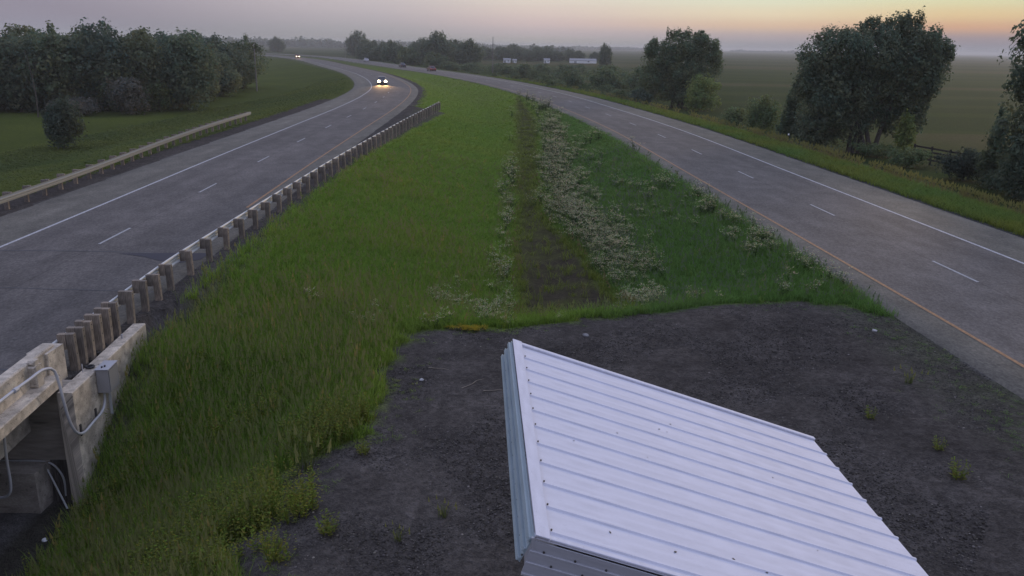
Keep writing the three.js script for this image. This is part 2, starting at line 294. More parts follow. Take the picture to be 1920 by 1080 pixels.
{ // joints of the bridge approach slab and a dark tapered patch on the road beside the guardrail
  const at = (z, w, u0 = -7, u1 = 4.9) => { const g = []; const n = 12; for (let i = 0; i < n; i++) { const a = lerp(u0, u1, i / n), b = lerp(u0, u1, (i + 1) / n); g.push(sweep([[LEFT(z) + a, crown(a) + 0.007, z + 0.3 * n2(a, z) * 0.15], [LEFT(z) + b, crown(b) + 0.007, z + 0.3 * n2(b, z) * 0.15]], [[-w / 2, 0], [w / 2, 0]])); } return g; };
  mesh('joint_seal', at(-31.2, 0.07), M.tar, roadL.road); mesh('joint_seal', at(-26.1, 0.05), M.tar, roadL.road); mesh('joint_seal', at(-19.2, 0.09), M.tar, roadL.road);
  const s = new THREE.Shape(); s.moveTo(-15.3, -30.95); s.lineTo(-13.2, -30.55 - 0.75); s.lineTo(-11.9, -31.4); s.lineTo(-11.9, -30.4); s.lineTo(-12.6, -29.7); s.lineTo(-13.4, -30.1); s.lineTo(-14.2, -30.6);
  const g = new THREE.ShapeGeometry(s); const p = g.attributes.position; for (let i = 0; i < p.count; i++) { const x = p.getX(i), z = p.getY(i); p.setXYZ(i, x, crown(x - LEFT(z)) + 0.011, z); } g.computeVertexNormals();
  mesh('dark_patch', g, std(0.028, 0.026, 0.034, 0.85, { side: THREE.DoubleSide }), roadL.road);
}

// ------------------------------------------------------------------ bridge end, wing wall, conduits
{
  const wl = (z, dx = 0) => [wallX(z) + dx, 0, z];
  const br = thing('bridge', 'concrete bridge end with low parapet beside the left carriageway', 'bridge');
  const run = (x0, z0, z1) => [[x0 + (z0 + 18.8) * 0.09, 0, z0], [x0 + ((z0 + z1) / 2 + 18.8) * 0.09, 0, (z0 + z1) / 2], [x0 + (z1 + 18.8) * 0.09, 0, z1]];
  mesh('deck', sweep(run(-10.78, 6, -18.2), [[0, 0.02], [0, 0.26], [-0.02, 0.28], [-14, 0.0], [-14, -0.3], [-0.9, -0.3], [-0.8, 0.02]], true, true), M.concrete, br);
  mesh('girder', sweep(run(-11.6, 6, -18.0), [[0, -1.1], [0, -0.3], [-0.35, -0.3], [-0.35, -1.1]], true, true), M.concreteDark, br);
  mesh('parapet', sweep(run(-11.12, 6, -18.75), [[0, 0.25], [0, 0.84], [-0.03, 0.87], [-0.27, 0.87], [-0.3, 0.84], [-0.36, 0.25]], true, true), M.concrete, br);
  mesh('end_block', [box(0.5, 1.1, 0.75, -11.12 - 0.26 + 0.13, 0.25, -18.6, 0.02)], M.concrete, br);
  mesh('rail_post', [box(0.22, 0.52, 0.3, -10.93, 0.54, -17.55, 0.03), box(0.16, 0.12, 0.24, -10.93, 0.86, -17.55, 0.04)], M.concrete, br);
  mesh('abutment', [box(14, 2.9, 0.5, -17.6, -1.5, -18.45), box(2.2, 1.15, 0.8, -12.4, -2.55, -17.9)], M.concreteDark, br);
  mesh('bearing_seat', [box(0.5, 0.9, 0.5, -12.0, -0.8, -17.95)], M.concrete, br);
  const ww = thing('retaining_wall', 'pale concrete wing wall with a grey box, holding the bank beside the bridge', 'wall');
  const top = (z) => lerp(-0.03, -0.06, (z + 17.86) / -4.7);
  const wpath = [-17.86, -19, -20.2, -21.4, -22.9].map((z) => [wallX(z), 0, z]);
  mesh('wall_body', sweep(wpath, [[0, -3.3], [0, -0.04], [-0.02, -0.02], [-0.34, -0.02], [-0.36, -0.04], [-0.36, -3.3]], true, true), M.concrete, ww);
  mesh('anchor_bracket', [box(0.02, 0.22, 0.02, wallX(-19.1) - 0.26, 0.1, -19.1), box(0.05, 0.12, 0.05, wallX(-21.6) - 0.2, 0.04, -21.6)], M.pipe, ww);
  mesh('cable_coil', new THREE.TorusGeometry(0.09, 0.03, 6, 14).rotateX(Math.PI / 2).translate(wallX(-19.4) - 0.2, 0.02, -19.4), M.dark, ww);
  // electrical box on the wall
  const bx = thing('junction_box', 'grey electrical box mounted on the concrete wing wall above its conduits', 'electrical box', [wallX(-19.5) + 0.005, -0.62, -19.5], Math.atan(0.09));
  mesh('cabinet', box(0.3, 0.62, 0.62, 0.15, 0.31, 0, 0.012), std(0.27, 0.26, 0.25, 0.6), bx);
  mesh('door', box(0.02, 0.58, 0.58, 0.311, 0.31, 0, 0.006), std(0.19, 0.19, 0.19, 0.6), bx);
  mesh('lid', box(0.34, 0.02, 0.66, 0.155, 0.635, 0, 0.006), std(0.34, 0.34, 0.35, 0.6), bx);
  mesh('hinge', [box(0.03, 0.05, 0.05, 0.17, 0.66, 0.12), box(0.03, 0.04, 0.05, 0.12, 0.66, 0.18)], M.dark, bx);
  for (const [dz, len] of [[-0.12, 0.75], [-0.2, 0.8]]) mesh('conduit_leg', new THREE.CylinderGeometry(0.024, 0.024, len, 8).toNonIndexed().translate(0.08, -len / 2, dz), M.pipe, bx);
  // long conduit: along the deck edge, down past the wall's end and up to the box
  const c1 = thing('conduit', 'pale conduit pipe running along the bridge edge and dropping to the wing wall', 'conduit pipe');
  mesh('pipe', tube([[-9.9, 0.72, -8], [-10.15, 0.74, -12], [-10.5, 0.79, -15.5], [-10.5, 0.83, -16.6], [-10.48, 0.84, -17.2], [-10.42, 0.74, -17.42], [-10.36, 0.45, -17.45], [-10.3, 0.05, -17.42], [-10.26, -0.6, -17.5], [-10.23, -0.95, -17.66], [-10.22, -1.08, -17.9], [-10.27, -1.08, -18.5], [-10.33, -1.05, -19.1], [-10.35, -0.9, -19.3], [-10.35, -0.6, -19.34]], 0.034, 120, 10), M.pipe, c1);
  for (const z of [-16.1, -13.5]) mesh('coupling', new THREE.CylinderGeometry(0.055, 0.055, 0.12, 10).toNonIndexed().rotateX(Math.PI / 2).translate(-10.5 + (z + 16) * -0.01, 0.81, z), M.pipe, c1);
  for (const z of [-18.0, -18.9]) mesh('clamp', box(0.03, 0.3, 0.06, wallX(z) + 0.018, -1.05, z), M.bolt, c1);
  const c2 = thing('conduit', 'white conduit pipe dropping from the bridge edge and turning under the deck', 'conduit pipe');
  mesh('pipe', tube([[-11.17, 0.05, -16.5], [-11.19, -0.5, -16.5], [-11.22, -1.1, -16.5], [-11.23, -1.7, -16.5], [-11.28, -1.9, -16.5], [-11.4, -2.0, -16.5], [-11.8, -2.03, -16.5], [-12.6, -2.03, -16.5]], 0.032, 60, 10), M.pipe, c2);
  const c3 = thing('conduit', 'thin grey conduit curving down the dark abutment beside the wing wall corner', 'conduit pipe');
  mesh('pipe', tube([[-13.8, -1.98, -18.12], [-12.46, -1.98, -18.12], [-11.5, -1.98, -18.12], [-11.2, -2.06, -18.12], [-11.0, -2.4, -18.12], [-10.98, -2.9, -18.1]], 0.025, 50, 8), M.galv, c3);
  mesh('branch_pipe', tube([[-11.45, -2.01, -18.1], [-11.35, -2.1, -18.06], [-11.0, -2.75, -17.9], [-10.7, -3.2, -17.7]], 0.022, 30, 8), M.galv, c3);
}

// ------------------------------------------------------------------ guardrails
const WBEAM = [[0, 0.4], [0.035, 0.42], [0.04, 0.455], [-0.045, 0.505], [-0.045, 0.545], [0.01, 0.565], [0.01, 0.585], [-0.045, 0.605], [-0.045, 0.645], [0.04, 0.695], [0.035, 0.73], [0, 0.75], [-0.006, 0.742], [0.026, 0.722], [0.03, 0.7], [-0.055, 0.652], [-0.055, 0.6], [0.0, 0.58], [0.0, 0.57], [-0.055, 0.55], [-0.055, 0.5], [0.03, 0.45], [0.026, 0.43], [-0.006, 0.408]];
function guardrail(label, pts, side, posts, tall, mat) {
  const g = thing('guardrail', label, 'guardrail');
  const curve = new THREE.CatmullRomCurve3(pts.map(([x, z]) => new THREE.Vector3(x, 0, z)));
  const len = curve.getLength(), fine = curve.getSpacedPoints(Math.ceil(len / 1.2));
  mesh('rail', sweep(fine.map((p) => [p.x, 0.02, p.z]), WBEAM.map(([u, v]) => [u * side, v]), true, true), mat, g);
  const postG = box(0.15, 1.0, 0.2, 0, 0.3, 0, 0.008), blockG = box(0.15, 0.38, 0.2, 0, 0.62, 0, 0.008);
  for (const G of [postG, blockG]) { const uv = G.attributes.uv, P = G.attributes.position; for (let i = 0; i < uv.count; i++) uv.setXY(i, (P.getX(i) + P.getZ(i)) * 2.2, P.getY(i) * 1.2); G.rotateY(Math.PI / 2); }
  const boltG = mergeGeometries([0.72, 0.58, 0.3].map((y) => new THREE.CylinderGeometry(0.017, 0.017, 0.02, 6).rotateZ(Math.PI / 2).toNonIndexed().translate(0.1, y, 0)));
  const r = rng(len * 7 | 0);
  posts.forEach((s, i) => {
    const t = clamp(s / len, 0, 1), p = curve.getPointAt(t), d = curve.getTangentAt(t), yaw = Math.atan2(-d.z, d.x) - Math.PI / 2, high = i < tall;
    const off = 0.345 * -side * -1;
    const post = mesh('post', postG, postMats[r() * 3 | 0], g); post.position.set(p.x + off * Math.cos(yaw), high ? 0.06 : 0, p.z - off * Math.sin(yaw)); post.rotation.set((r() - 0.5) * 0.03, yaw + (side < 0 ? Math.PI : 0), (r() - 0.5) * 0.05); post.scale.y = high ? 1.06 : 1 + (r() - 0.5) * 0.04;
    const block = mesh('blockout', blockG, postMats[r() * 3 | 0], post); block.position.set(-0.205, 0.0 + (r() - 0.5) * 0.03, (r() - 0.5) * 0.012); block.rotation.y = (r() - 0.5) * 0.1;
    if (i < 22) tag(mesh('bolt', boltG, M.bolt, post), null, null, null, 'stuff');
  });
  return g;
}
const postMats = [[0.56, 0.525, 0.475], [0.46, 0.435, 0.4], [0.66, 0.605, 0.53]].map(([r, g, b]) => std(r, g, b, 0.9, { map: woodMap }));
{
  const near = [[-11.32, -18.9], [-11.42, -20], [-11.52, -21.9], [-11.66, -24], [-11.85, -27.5], [-11.87, -33], [-11.87, -40], [-11.84, -47], [-11.8, -53], [-11.6, -64], [-11.3, -76], [-10.95, -88], [-10.5, -100], [-10.05, -111]];
  const s = [0.45, 0.93, 1.42, 1.98, 2.53, 3.05]; let q = 4.15; while (q < 92) { s.push(q); q += q < 7 ? 1.15 : 1.92; }
  guardrail('wood post guardrail along the median side of the left carriageway, starting at the bridge', near, 1, s, 8, M.galv);
  const far = [[-22.9, -14], [-23.5, -26], [-24.2, -38.3], [-24.95, -48], [-26.5, -62.4], [-27.7, -76], [-28.4, -90]];
  const s2 = []; for (let v = 0.5; v < 77; v += 1.92) s2.push(v);
  guardrail('long weathered guardrail on the outer side of the left carriageway, before the wood', far, -1, s2, 0, M.galvDull);
}

// ------------------------------------------------------------------ the shed with the white ribbed roof
{
  const sh = thing('shed', 'small utility shed with a white ribbed metal roof on the gravel', 'shed', [0.03, 0, -10.66], 0.0446);
  // local axes: +x down the slope, +z towards the camera
  const RY = 4.092, EY = 2.628, W = 4.327, LEN = 4.7, slope = Math.atan2(RY - EY, W), run = Math.hypot(W, RY - EY), P = 0.4064;
  const roof = (g) => g.rotateZ(-slope).translate(0, RY, 0);
  const rib = new THREE.Shape([[-0.024, 0], [-0.011, 0.016], [0.011, 0.016], [0.024, 0]].map((p) => new THREE.Vector2(...p)));
  const bev = (w, z) => { const g = new THREE.ExtrudeGeometry(rib, { depth: w, bevelEnabled: false }); g.rotateY(Math.PI / 2).translate(0.0, 0.0, z); return g; };
  const panel = roof(mergeGeometries([box(run + 0.03, 0.012, P - 0.004, run / 2 + 0.015, -0.006, P / 2), bev(run + 0.045, P - 0.002)].map((g) => { const q = g.index ? g.toNonIndexed() : g; return q; })));
  const n = Math.floor((LEN - 0.09) / P);
  for (let k = 0; k < n; k++) { const m = mesh('roof_panel', panel, M.white, sh); m.position.z = 0.09 + k * P; }
  mesh('roof_panel', roof(box(run + 0.03, 0.012, LEN - 0.09 - n * P, run / 2 + 0.015, -0.006, LEN - (LEN - 0.09 - n * P) / 2)), M.white, sh);
  mesh('rake_trim', roof(mergeGeometries([box(run + 0.05, 0.05, 0.085, run / 2 + 0.02, 0.006, 0.04, 0.008), box(run + 0.05, 0.16, 0.02, run / 2 + 0.02, -0.08, -0.004)])), M.white, sh);
  mesh('ridge_flashing', roof(mergeGeometries([box(0.125, 0.012, LEN + 0.04, 0.045, 0.03, LEN / 2, 0.003), box(0.012, 0.03, LEN + 0.04, 0.11, 0.012, LEN / 2)])), M.white, sh);
  mesh('rake_flashing', roof(box(run + 0.03, 0.02, 0.06, run / 2, 0.012, LEN - 0.03, 0.004)), M.white, sh);
  mesh('fascia', mergeGeometries([box(0.02, 0.14, LEN, W - 0.02, EY - 0.1, LEN / 2)]), M.trimGrey, sh);
  // left skirt: two lengths of ribbed panel leaning out below the ridge
  const lean = Math.atan2(0.12, 0.24), skirt = (w) => { const g = [box(w, 0.012, LEN, w / 2, 0, LEN / 2)]; for (const t of [0.18, 0.56, 0.92]) g.push(box(0.04, 0.03, LEN, w * t, -0.018, LEN / 2, 0.008)); return mergeGeometries(g.map((q) => q.index ? q.toNonIndexed() : q)); };
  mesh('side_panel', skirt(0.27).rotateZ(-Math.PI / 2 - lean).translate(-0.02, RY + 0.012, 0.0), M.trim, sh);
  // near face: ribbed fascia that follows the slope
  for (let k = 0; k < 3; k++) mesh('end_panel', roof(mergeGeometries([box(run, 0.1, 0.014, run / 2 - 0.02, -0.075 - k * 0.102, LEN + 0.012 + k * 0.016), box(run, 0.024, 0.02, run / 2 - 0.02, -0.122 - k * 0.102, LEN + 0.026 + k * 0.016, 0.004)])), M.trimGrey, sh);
  mesh('corner_trim', box(0.025, 0.3, 0.03, -0.03, RY - 0.14, LEN + 0.01), M.trimGrey, sh);
  const scr = []; const head = (x, y, z) => scr.push(new THREE.CylinderGeometry(0.009, 0.009, 0.012, 6).toNonIndexed().translate(x, y, z));
  for (let k = 1; k <= n; k++) head(0.135, 0.028, 0.09 + k * P); for (let k = 0; k < 14; k++) scr.push(new THREE.CylinderGeometry(0.01, 0.01, 0.012, 6).toNonIndexed().rotateX(Math.PI / 2).translate(0.1 + k * 0.28, -0.1, LEN + 0.024)), scr.push(new THREE.CylinderGeometry(0.01, 0.01, 0.012, 6).toNonIndexed().rotateX(Math.PI / 2).translate(0.2 + k * 0.28, -0.2, LEN + 0.04));
  tag(mesh('screw', scr.map(roof), M.bolt, sh), null, null, null, 'stuff');
  const scr2 = []; for (let k = 0; k < 16; k++) for (const t of [0.09, 0.2]) scr2.push(new THREE.CylinderGeometry(0.009, 0.009, 0.012, 6).toNonIndexed().translate(t, -0.01, 0.15 + k * 0.29 + t)); tag(mesh('screw', scr2.map((g) => g.rotateZ(-Math.PI / 2 - lean).translate(-0.02, RY + 0.012, 0)), M.bolt, sh), null, null, null, 'stuff');
  const r = rng(91), sp = []; for (let k = 0; k < 22; k++) sp.push(roof(new THREE.IcosahedronGeometry(0.006 + 0.012 * r() * r(), 0).scale(1.6, 0.4, 0.8).rotateY(r() * 3).translate(0.3 + r() * 3.8, 0.006, 0.3 + r() * 4.2)));
  tag(mesh('debris_speck', sp, M.bolt, sh), null, null, null, 'stuff');
  // walls set in under the roof
  const ws = (x, top) => box(0.08, top + 0.9, LEN - 0.4, x, (top - 0.9) / 2, LEN / 2);
  const gable = new THREE.Shape([[0.3, -0.9], [W - 0.3, -0.9], [W - 0.3, EY - 0.05], [0.3, RY - 0.25]].map((p) => new THREE.Vector2(...p)));
  const gw = (z) => new THREE.ExtrudeGeometry(gable, { depth: 0.08, bevelEnabled: false }).translate(0, 0, z);
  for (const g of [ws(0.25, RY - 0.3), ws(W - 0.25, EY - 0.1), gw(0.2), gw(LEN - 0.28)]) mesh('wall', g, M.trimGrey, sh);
}

// ------------------------------------------------------------------ leaves, trees
function leafCloud(lobes, count, size, base, seed, { inner = 0.3, spread = 0.3, aspect = 0.62, droop = 0 } = {}) {
  const r = rng(seed), pos = new Float32Array(count * 12), nor = new Float32Array(count * 12), col = new Float32Array(count * 12), idx = new Uint32Array(count * 6);
  const weight = lobes.map((l) => l[3] * l[4] + l[4] * l[5] + l[3] * l[5]), tot = weight.reduce((a, b) => a + b);
  const v = new THREE.Vector3(), a = new THREE.Vector3(), b = new THREE.Vector3(), nn = new THREE.Vector3();
  for (let i = 0; i < count; i++) {
    let q = r() * tot, k = 0; while (k < lobes.length - 1 && (q -= weight[k]) > 0) k++;
    const L = lobes[k]; v.set(r() - 0.5, r() - 0.5, r() - 0.5); while (v.lengthSq() > 0.25 || v.lengthSq() < 0.001) v.set(r() - 0.5, r() - 0.5, r() - 0.5); v.normalize();
    const bump = 1 + spread * (n2(v.x * 3.4 + k * 7, v.y * 3.4 + v.z * 4, k) * 2.4 + (r() - 0.5) * 0.9), rad = (r() < inner ? Math.pow(r(), 0.5) * 0.85 : 0.8 + 0.22 * r()) * bump;
    const x = L[0] + v.x * L[3] * rad, y = L[1] + v.y * L[4] * rad, z = L[2] + v.z * L[5] * rad;
    nn.set(v.x + (r() - 0.5) * 1.7, v.y + 0.35 + (r() - 0.5) * 1.7, v.z + (r() - 0.5) * 1.7).normalize();
    a.set(r() - 0.5, r() - 0.5 - droop, r() - 0.5).cross(nn).normalize(); b.crossVectors(nn, a);
    const s = size * (0.55 + 0.9 * r()), w = s * aspect * 0.5, h = s * 0.5, o = i * 12;
    const P = [[-h, 0], [0, -w], [h, 0], [0, w]];
    for (let j = 0; j < 4; j++) { const [p, t] = P[j]; pos[o + j * 3] = x + a.x * p + b.x * t; pos[o + j * 3 + 1] = y + a.y * p + b.y * t - (j & 1 ? 0 : 0.12 * s); pos[o + j * 3 + 2] = z + a.z * p + b.z * t; nor[o + j * 3] = nn.x; nor[o + j * 3 + 1] = nn.y; nor[o + j * 3 + 2] = nn.z; }
    const m = (0.7 + 0.6 * r()) * 2.9, warm = (r() - 0.5) * 0.25 + 0.22 * n2(x * 0.5, y * 0.5, z * 0.5 + seed); const c = [base[0] * m * (1 + warm), base[1] * m, base[2] * m * (0.84 - warm * 0.6)];
    for (let j = 0; j < 4; j++) col.set(c, o + j * 3);
    idx.set([i * 4, i * 4 + 1, i * 4 + 2, i * 4, i * 4 + 2, i * 4 + 3], i * 6);
  }
  const g = new THREE.BufferGeometry(); g.setAttribute('position', new THREE.BufferAttribute(pos, 3)); g.setAttribute('normal', new THREE.BufferAttribute(nor, 3)); g.setAttribute('color', new THREE.BufferAttribute(col, 3)); g.setIndex(new THREE.BufferAttribute(idx, 1)); return g;
}
function limb(pts, r0, r1, seg = 7) { // a tapering bent limb
  const c = new THREE.CatmullRomCurve3(pts.map((p) => new THREE.Vector3(...p))), n = pts.length * 3, pos = [], idx = [];
  const fr = c.computeFrenetFrames(n);
  for (let i = 0; i <= n; i++) { const p = c.getPoint(i / n), r = lerp(r0, r1, i / n) * (i === 0 ? 1.25 : 1); for (let j = 0; j < seg; j++) { const t = j / seg * Math.PI * 2, N = fr.normals[i], B = fr.binormals[i]; const q = r * (1 + 0.12 * Math.sin(3 * t + i)); pos.push(p.x + q * (N.x * Math.cos(t) + B.x * Math.sin(t)), p.y + q * (N.y * Math.cos(t) + B.y * Math.sin(t)), p.z + q * (N.z * Math.cos(t) + B.z * Math.sin(t))); } }
  for (let i = 0; i < n; i++) for (let j = 0; j < seg; j++) { const a = i * seg + j, b = i * seg + (j + 1) % seg; idx.push(a, b, a + seg, b, b + seg, a + seg); }
  const g = new THREE.BufferGeometry(); g.setAttribute('position', new THREE.Float32BufferAttribute(pos, 3)); g.setIndex(idx); g.computeVertexNormals(); return g.toNonIndexed();
}
function tree(name, label, category, at, lobes, count, size, base, seed, { trunks = 1, r0 = 0.28, lean = 0.5, group, inner, spread, bark = M.bark, branch = 1, y0 = -0.3 } = {}) {
  const t = thing(name, label, category, at, 0, group), r = rng(seed + 5), limbs = [];
  const big = [...lobes].sort((p, q) => q[3] - p[3]);
  for (let k = 0; k < trunks; k++) {
    const L = big[k % big.length], bx = trunks > 1 ? (k / (trunks - 1) - 0.5) * lean * 2 : 0, bz = (r() - 0.5) * lean;
    limbs.push(limb([[bx, y0, bz], [lerp(bx, L[0], 0.18), L[1] * 0.3, lerp(bz, L[2], 0.2)], [lerp(bx, L[0], 0.55), L[1] * 0.68, lerp(bz, L[2], 0.6)], [L[0], L[1] + L[4] * 0.3, L[2]]], r0 * (0.8 + 0.4 * r()), r0 * 0.18));
  }
  const top = Math.max(...lobes.map((l) => l[1]));
  lobes.slice(0, 16).forEach((L) => { if (branch) limbs.push(limb([[L[0] * 0.15, Math.max(0.4, L[1] * 0.45), L[2] * 0.15], [L[0] * 0.6, L[1] * 0.75, L[2] * 0.6], [L[0], L[1], L[2]]], r0 * 0.4, r0 * 0.08, 5)); });
  mesh('trunk', limbs, bark, t);
  const twigs = []; // small leafy tips that break the outline
  for (const L of lobes) for (let k = 0; k < 4; k++) { const a = r() * 6.283, u = r() * 1.5 - 0.4, c = Math.sqrt(Math.max(0.05, 1 - u * u)), s = 0.2 + 0.22 * r(); twigs.push([L[0] + Math.cos(a) * c * L[3] * 1.02, L[1] + Math.min(1, u) * L[4] * 1.02, L[2] + Math.sin(a) * c * L[5] * 1.02, L[3] * s * (0.6 + 0.5 * r()), L[4] * s * (0.8 + 0.8 * r()), L[5] * s * (0.6 + 0.5 * r())]); }
  mesh('crown', leafCloud(lobes.concat(twigs), count * 1.15 | 0, size, base, seed, { inner, spread }), M.leaf, t);
  return t;
}
function scatterLobes(seed, n, w, y0, y1, rMin, rMax) { // an uneven crown
  const r = rng(seed), out = []; for (let i = 0; i < n; i++) { const t = i / (n - 1), y = lerp(y0, y1, t), env = Math.sin(Math.PI * (0.18 + 0.68 * t)) * w, a = i * 2.4 + r(), q = env * (0.35 + 0.55 * r()), s = lerp(rMin, rMax, r()); out.push([Math.cos(a) * q, y, Math.sin(a) * q, s, s * (0.8 + 0.4 * r()), s]); }
  return out;
}
// trees along the right of the road
tree('broadleaf_tree', 'large dark multi-trunk tree with ragged top behind the roadside grass on the right', 'tree', [36.1, -2.1, -86.4],
  [[-4.8, 10.6, 0, 3.3, 3.1, 3], [-1.5, 10.9, 1, 3.6, 3.3, 3.4], [2.1, 11.1, -0.5, 3.6, 3.4, 3.4], [5.1, 11.1, 0.5, 3.1, 3, 3], [7, 11.3, 0, 1.8, 1.9, 1.8], [3.9, 13.2, 0, 1.9, 2, 1.9], [4.6, 14.9, 0.2, 0.6, 1.4, 0.6], [3.2, 14.4, 0, 0.6, 1.3, 0.6], [-0.8, 14.7, 0.3, 0.8, 0.8, 0.7], [-0.8, 13.2, 0.3, 0.9, 1.2, 0.9], [-5.2, 12.6, -0.4, 1.7, 1.6, 1.6], [-2.6, 13.1, 0.6, 1.5, 1.2, 1.5], [-6.3, 8.6, 0, 2.4, 2.6, 2.4], [-3.9, 6.8, 0.8, 3.5, 3.2, 3], [0.3, 7.5, -1, 3.6, 2.8, 3], [4.4, 8.1, 0, 3, 2.6, 2.6], [7.2, 9.5, 0, 1.7, 2.1, 1.8], [-5.6, 4.7, 0.4, 2.6, 2.6, 2.4], [-2.7, 3.5, 0.2, 2.7, 2.4, 2.2], [-7.5, 8, 0, 1.5, 1.7, 1.5], [6.6, 12.7, 0.3, 0.8, 1.2, 0.8], [8.1, 12.2, 0, 0.8, 1.0, 0.8], [-5.4, 2.3, 0, 2.2, 1.8, 1.8], [-8.2, 7, 0, 0.9, 1.1, 0.9], [5.9, 6.1, 0.4, 1.0, 1.7, 1.0], [0.8, 13.2, 0, 1.4, 1.1, 1.4], [5.0, 5.6, 0.2, 1.9, 2.2, 1.6], [2.6, 5.0, -1.2, 2.2, 2.2, 1.5], [6.2, 3.9, 0.2, 0.9, 1.5, 0.8], [-0.4, 4.6, -0.6, 2.4, 2.4, 1.8], [3.6, 3.4, -1.4, 1.2, 1.6, 1]],
  60000, 0.3, [0.05, 0.062, 0.045], 301, { trunks: 6, r0: 0.3, lean: 1.7, inner: 0.26, spread: 0.24 }).scale.set(0.86, 0.88, 0.9);
tree('broadleaf_tree', 'rounded dense dark tree beyond the right carriageway, left of the ragged tree', 'tree', [29.0, -2.1, -151],
  [[-5.5, 5.2, 0, 2.6, 3, 2.5], [-4, 9.3, 0, 3.2, 3, 3], [-1, 11.3, 0.5, 3.1, 2.8, 3], [2.4, 11.8, 0, 3, 2.6, 3], [4.9, 11.3, 0.4, 2.7, 2.7, 2.6], [6.6, 10.6, 0, 1.7, 2, 1.7], [0.5, 7.2, 0.6, 4.5, 3.8, 3.8], [4.4, 7.3, -0.4, 3.5, 3.6, 3.3], [-3.4, 3.8, 0, 3.2, 3, 2.8], [1, 2.9, 0.5, 3.5, 2.8, 3], [4, 2.9, 0, 2.6, 2.7, 2.3], [-2.7, 14.1, 0, 0.5, 1.3, 0.5], [-5.4, 11.5, 0, 1.4, 1.5, 1.3], [3.6, 14, 0.2, 1.1, 0.9, 1], [0.6, 14, -0.3, 0.9, 0.8, 0.9]],
  34000, 0.38, [0.052, 0.066, 0.042], 302, { trunks: 3, r0: 0.3, lean: 1, inner: 0.25, spread: 0.22 }).scale.set(0.88, 0.88, 0.9);
tree('broadleaf_tree', 'tall dark tree cut by the right edge of the picture', 'tree', [38.3, -2.1, -59.6],
  [[0, 7, 0, 3, 3.2, 3], [-1.2, 10, 0, 2.2, 2.4, 2.2], [0.5, 11.5, 0, 1.9, 2, 1.9], [-0.6, 12.9, 0, 0.9, 1.4, 0.9], [-2.3, 8.3, 0, 1.3, 1.4, 1.3], [-1.8, 4.4, 0, 1.9, 2.2, 1.9], [1.5, 4, 0, 2.2, 2.4, 2], [-0.8, 1.8, 0.4, 2.1, 1.8, 1.8], [-2.6, 10.8, 0, 0.6, 0.6, 0.6]],
  15000, 0.32, [0.042, 0.054, 0.04], 303, { trunks: 2, r0: 0.24, inner: 0.26, spread: 0.24 });
const dk = [0.036, 0.046, 0.034], yg = [0.075, 0.095, 0.036], mid = [0.055, 0.07, 0.036];
function bush(label, at, w, h, base, seed, { count = 2600, size = 0.24, group, n = 7, lift = 0.3, name = 'shrub' } = {}) {
  const r = rng(seed), lobes = []; for (let i = 0; i < n; i++) { const a = r() * 6.28, q = Math.sqrt(r()) * 0.34 * w, t = 0.3 + 0.45 * r(), s = 0.22 + 0.1 * r(); lobes.push([Math.cos(a) * q, h * t, Math.sin(a) * q, w * s, h * s * 1.05, w * s]); }
  lobes.push([0, h * 0.36, 0, w * 0.36, h * 0.36, w * 0.36], [0, h * 0.76, 0, w * 0.2, h * 0.26, w * 0.2]);
  return tree(name, label, name === 'sapling' ? 'young tree' : 'bush', at, lobes, count, size, base, seed, { r0: 0.07, branch: 1, group });
}
bush('round near-black bush in front of the dark plank fence', [37.3, -2.1, -68.3], 3.9, 2.7, [0.024, 0.03, 0.024], 311, { count: 5200, size: 0.2 });
{ // a narrow young conifer-like tree
  const L = []; for (let i = 0; i < 9; i++) { const t = i / 8; L.push([Math.sin(i * 2.1) * 0.35 * (1 - t), 0.6 + 5 * t, Math.cos(i * 2.1) * 0.3, 1.15 * (1 - t * 0.85), 0.75, 1.1 * (1 - t * 0.85)]); }
  tree('sapling', 'narrow pointed young tree right of the round black bush', 'young tree', [37.5, -2.1, -64.8], L, 4200, 0.2, [0.036, 0.046, 0.03], 312, { r0: 0.09, spread: 0.35 });
}
bush('leafy dark shrub at the foot of the tree on the right edge', [36.5, -2.1, -58.6], 3.2, 3.2, dk, 313, { count: 4200, size: 0.2 });
bush('dark spiky shrub between the pointed young tree and the right edge', [37.4, -2.1, -61.8], 2.6, 2.6, dk, 314, { count: 3000, size: 0.2 });
bush('upright dark sapling just left of the ragged tree', [30.4, -2.1, -92], 3.2, 6.2, [0.04, 0.052, 0.035], 315, { count: 4600, size: 0.26, name: 'sapling' });
bush('dark leafy shrub under the left side of the ragged tree', [32.0, -2.1, -88.5], 4.4, 4.6, dk, 316, { count: 4200, size: 0.25 });
bush('green loose shrub behind the tan roadside grass, left of the upright sapling', [29.4, -2.1, -99], 4.4, 4.6, mid, 317, { count: 4200, size: 0.26 });
bush('low green shrub right of the rounded dense tree', [28.9, -2.1, -112], 5, 2.6, mid, 318, { count: 3600, size: 0.28 });
bush('yellow-green shrub against the right side of the rounded dense tree', [31.4, -2.1, -143], 5.2, 5.6, yg, 319, { count: 5200, size: 0.34 });
bush('dark shrub at the left foot of the rounded dense tree', [21.6, -2.1, -147], 4.6, 3.4, dk, 320, { count: 3000, size: 0.32 });
bush('yellow-green sapling beside the trunks of the ragged tree', [39.4, -2.1, -84], 1.8, 4.4, yg, 321, { count: 2400, size: 0.24, name: 'sapling' });
bush('weedy green shrub below the plank fence', [36.2, -2.1, -76], 3.4, 1.7, mid, 322, { count: 3000, size: 0.2 });
bush('low weedy shrub at the foot of the ragged tree trunks', [36.4, -2.1, -83.4], 4, 1.4, mid, 323, { count: 2600, size: 0.2 });

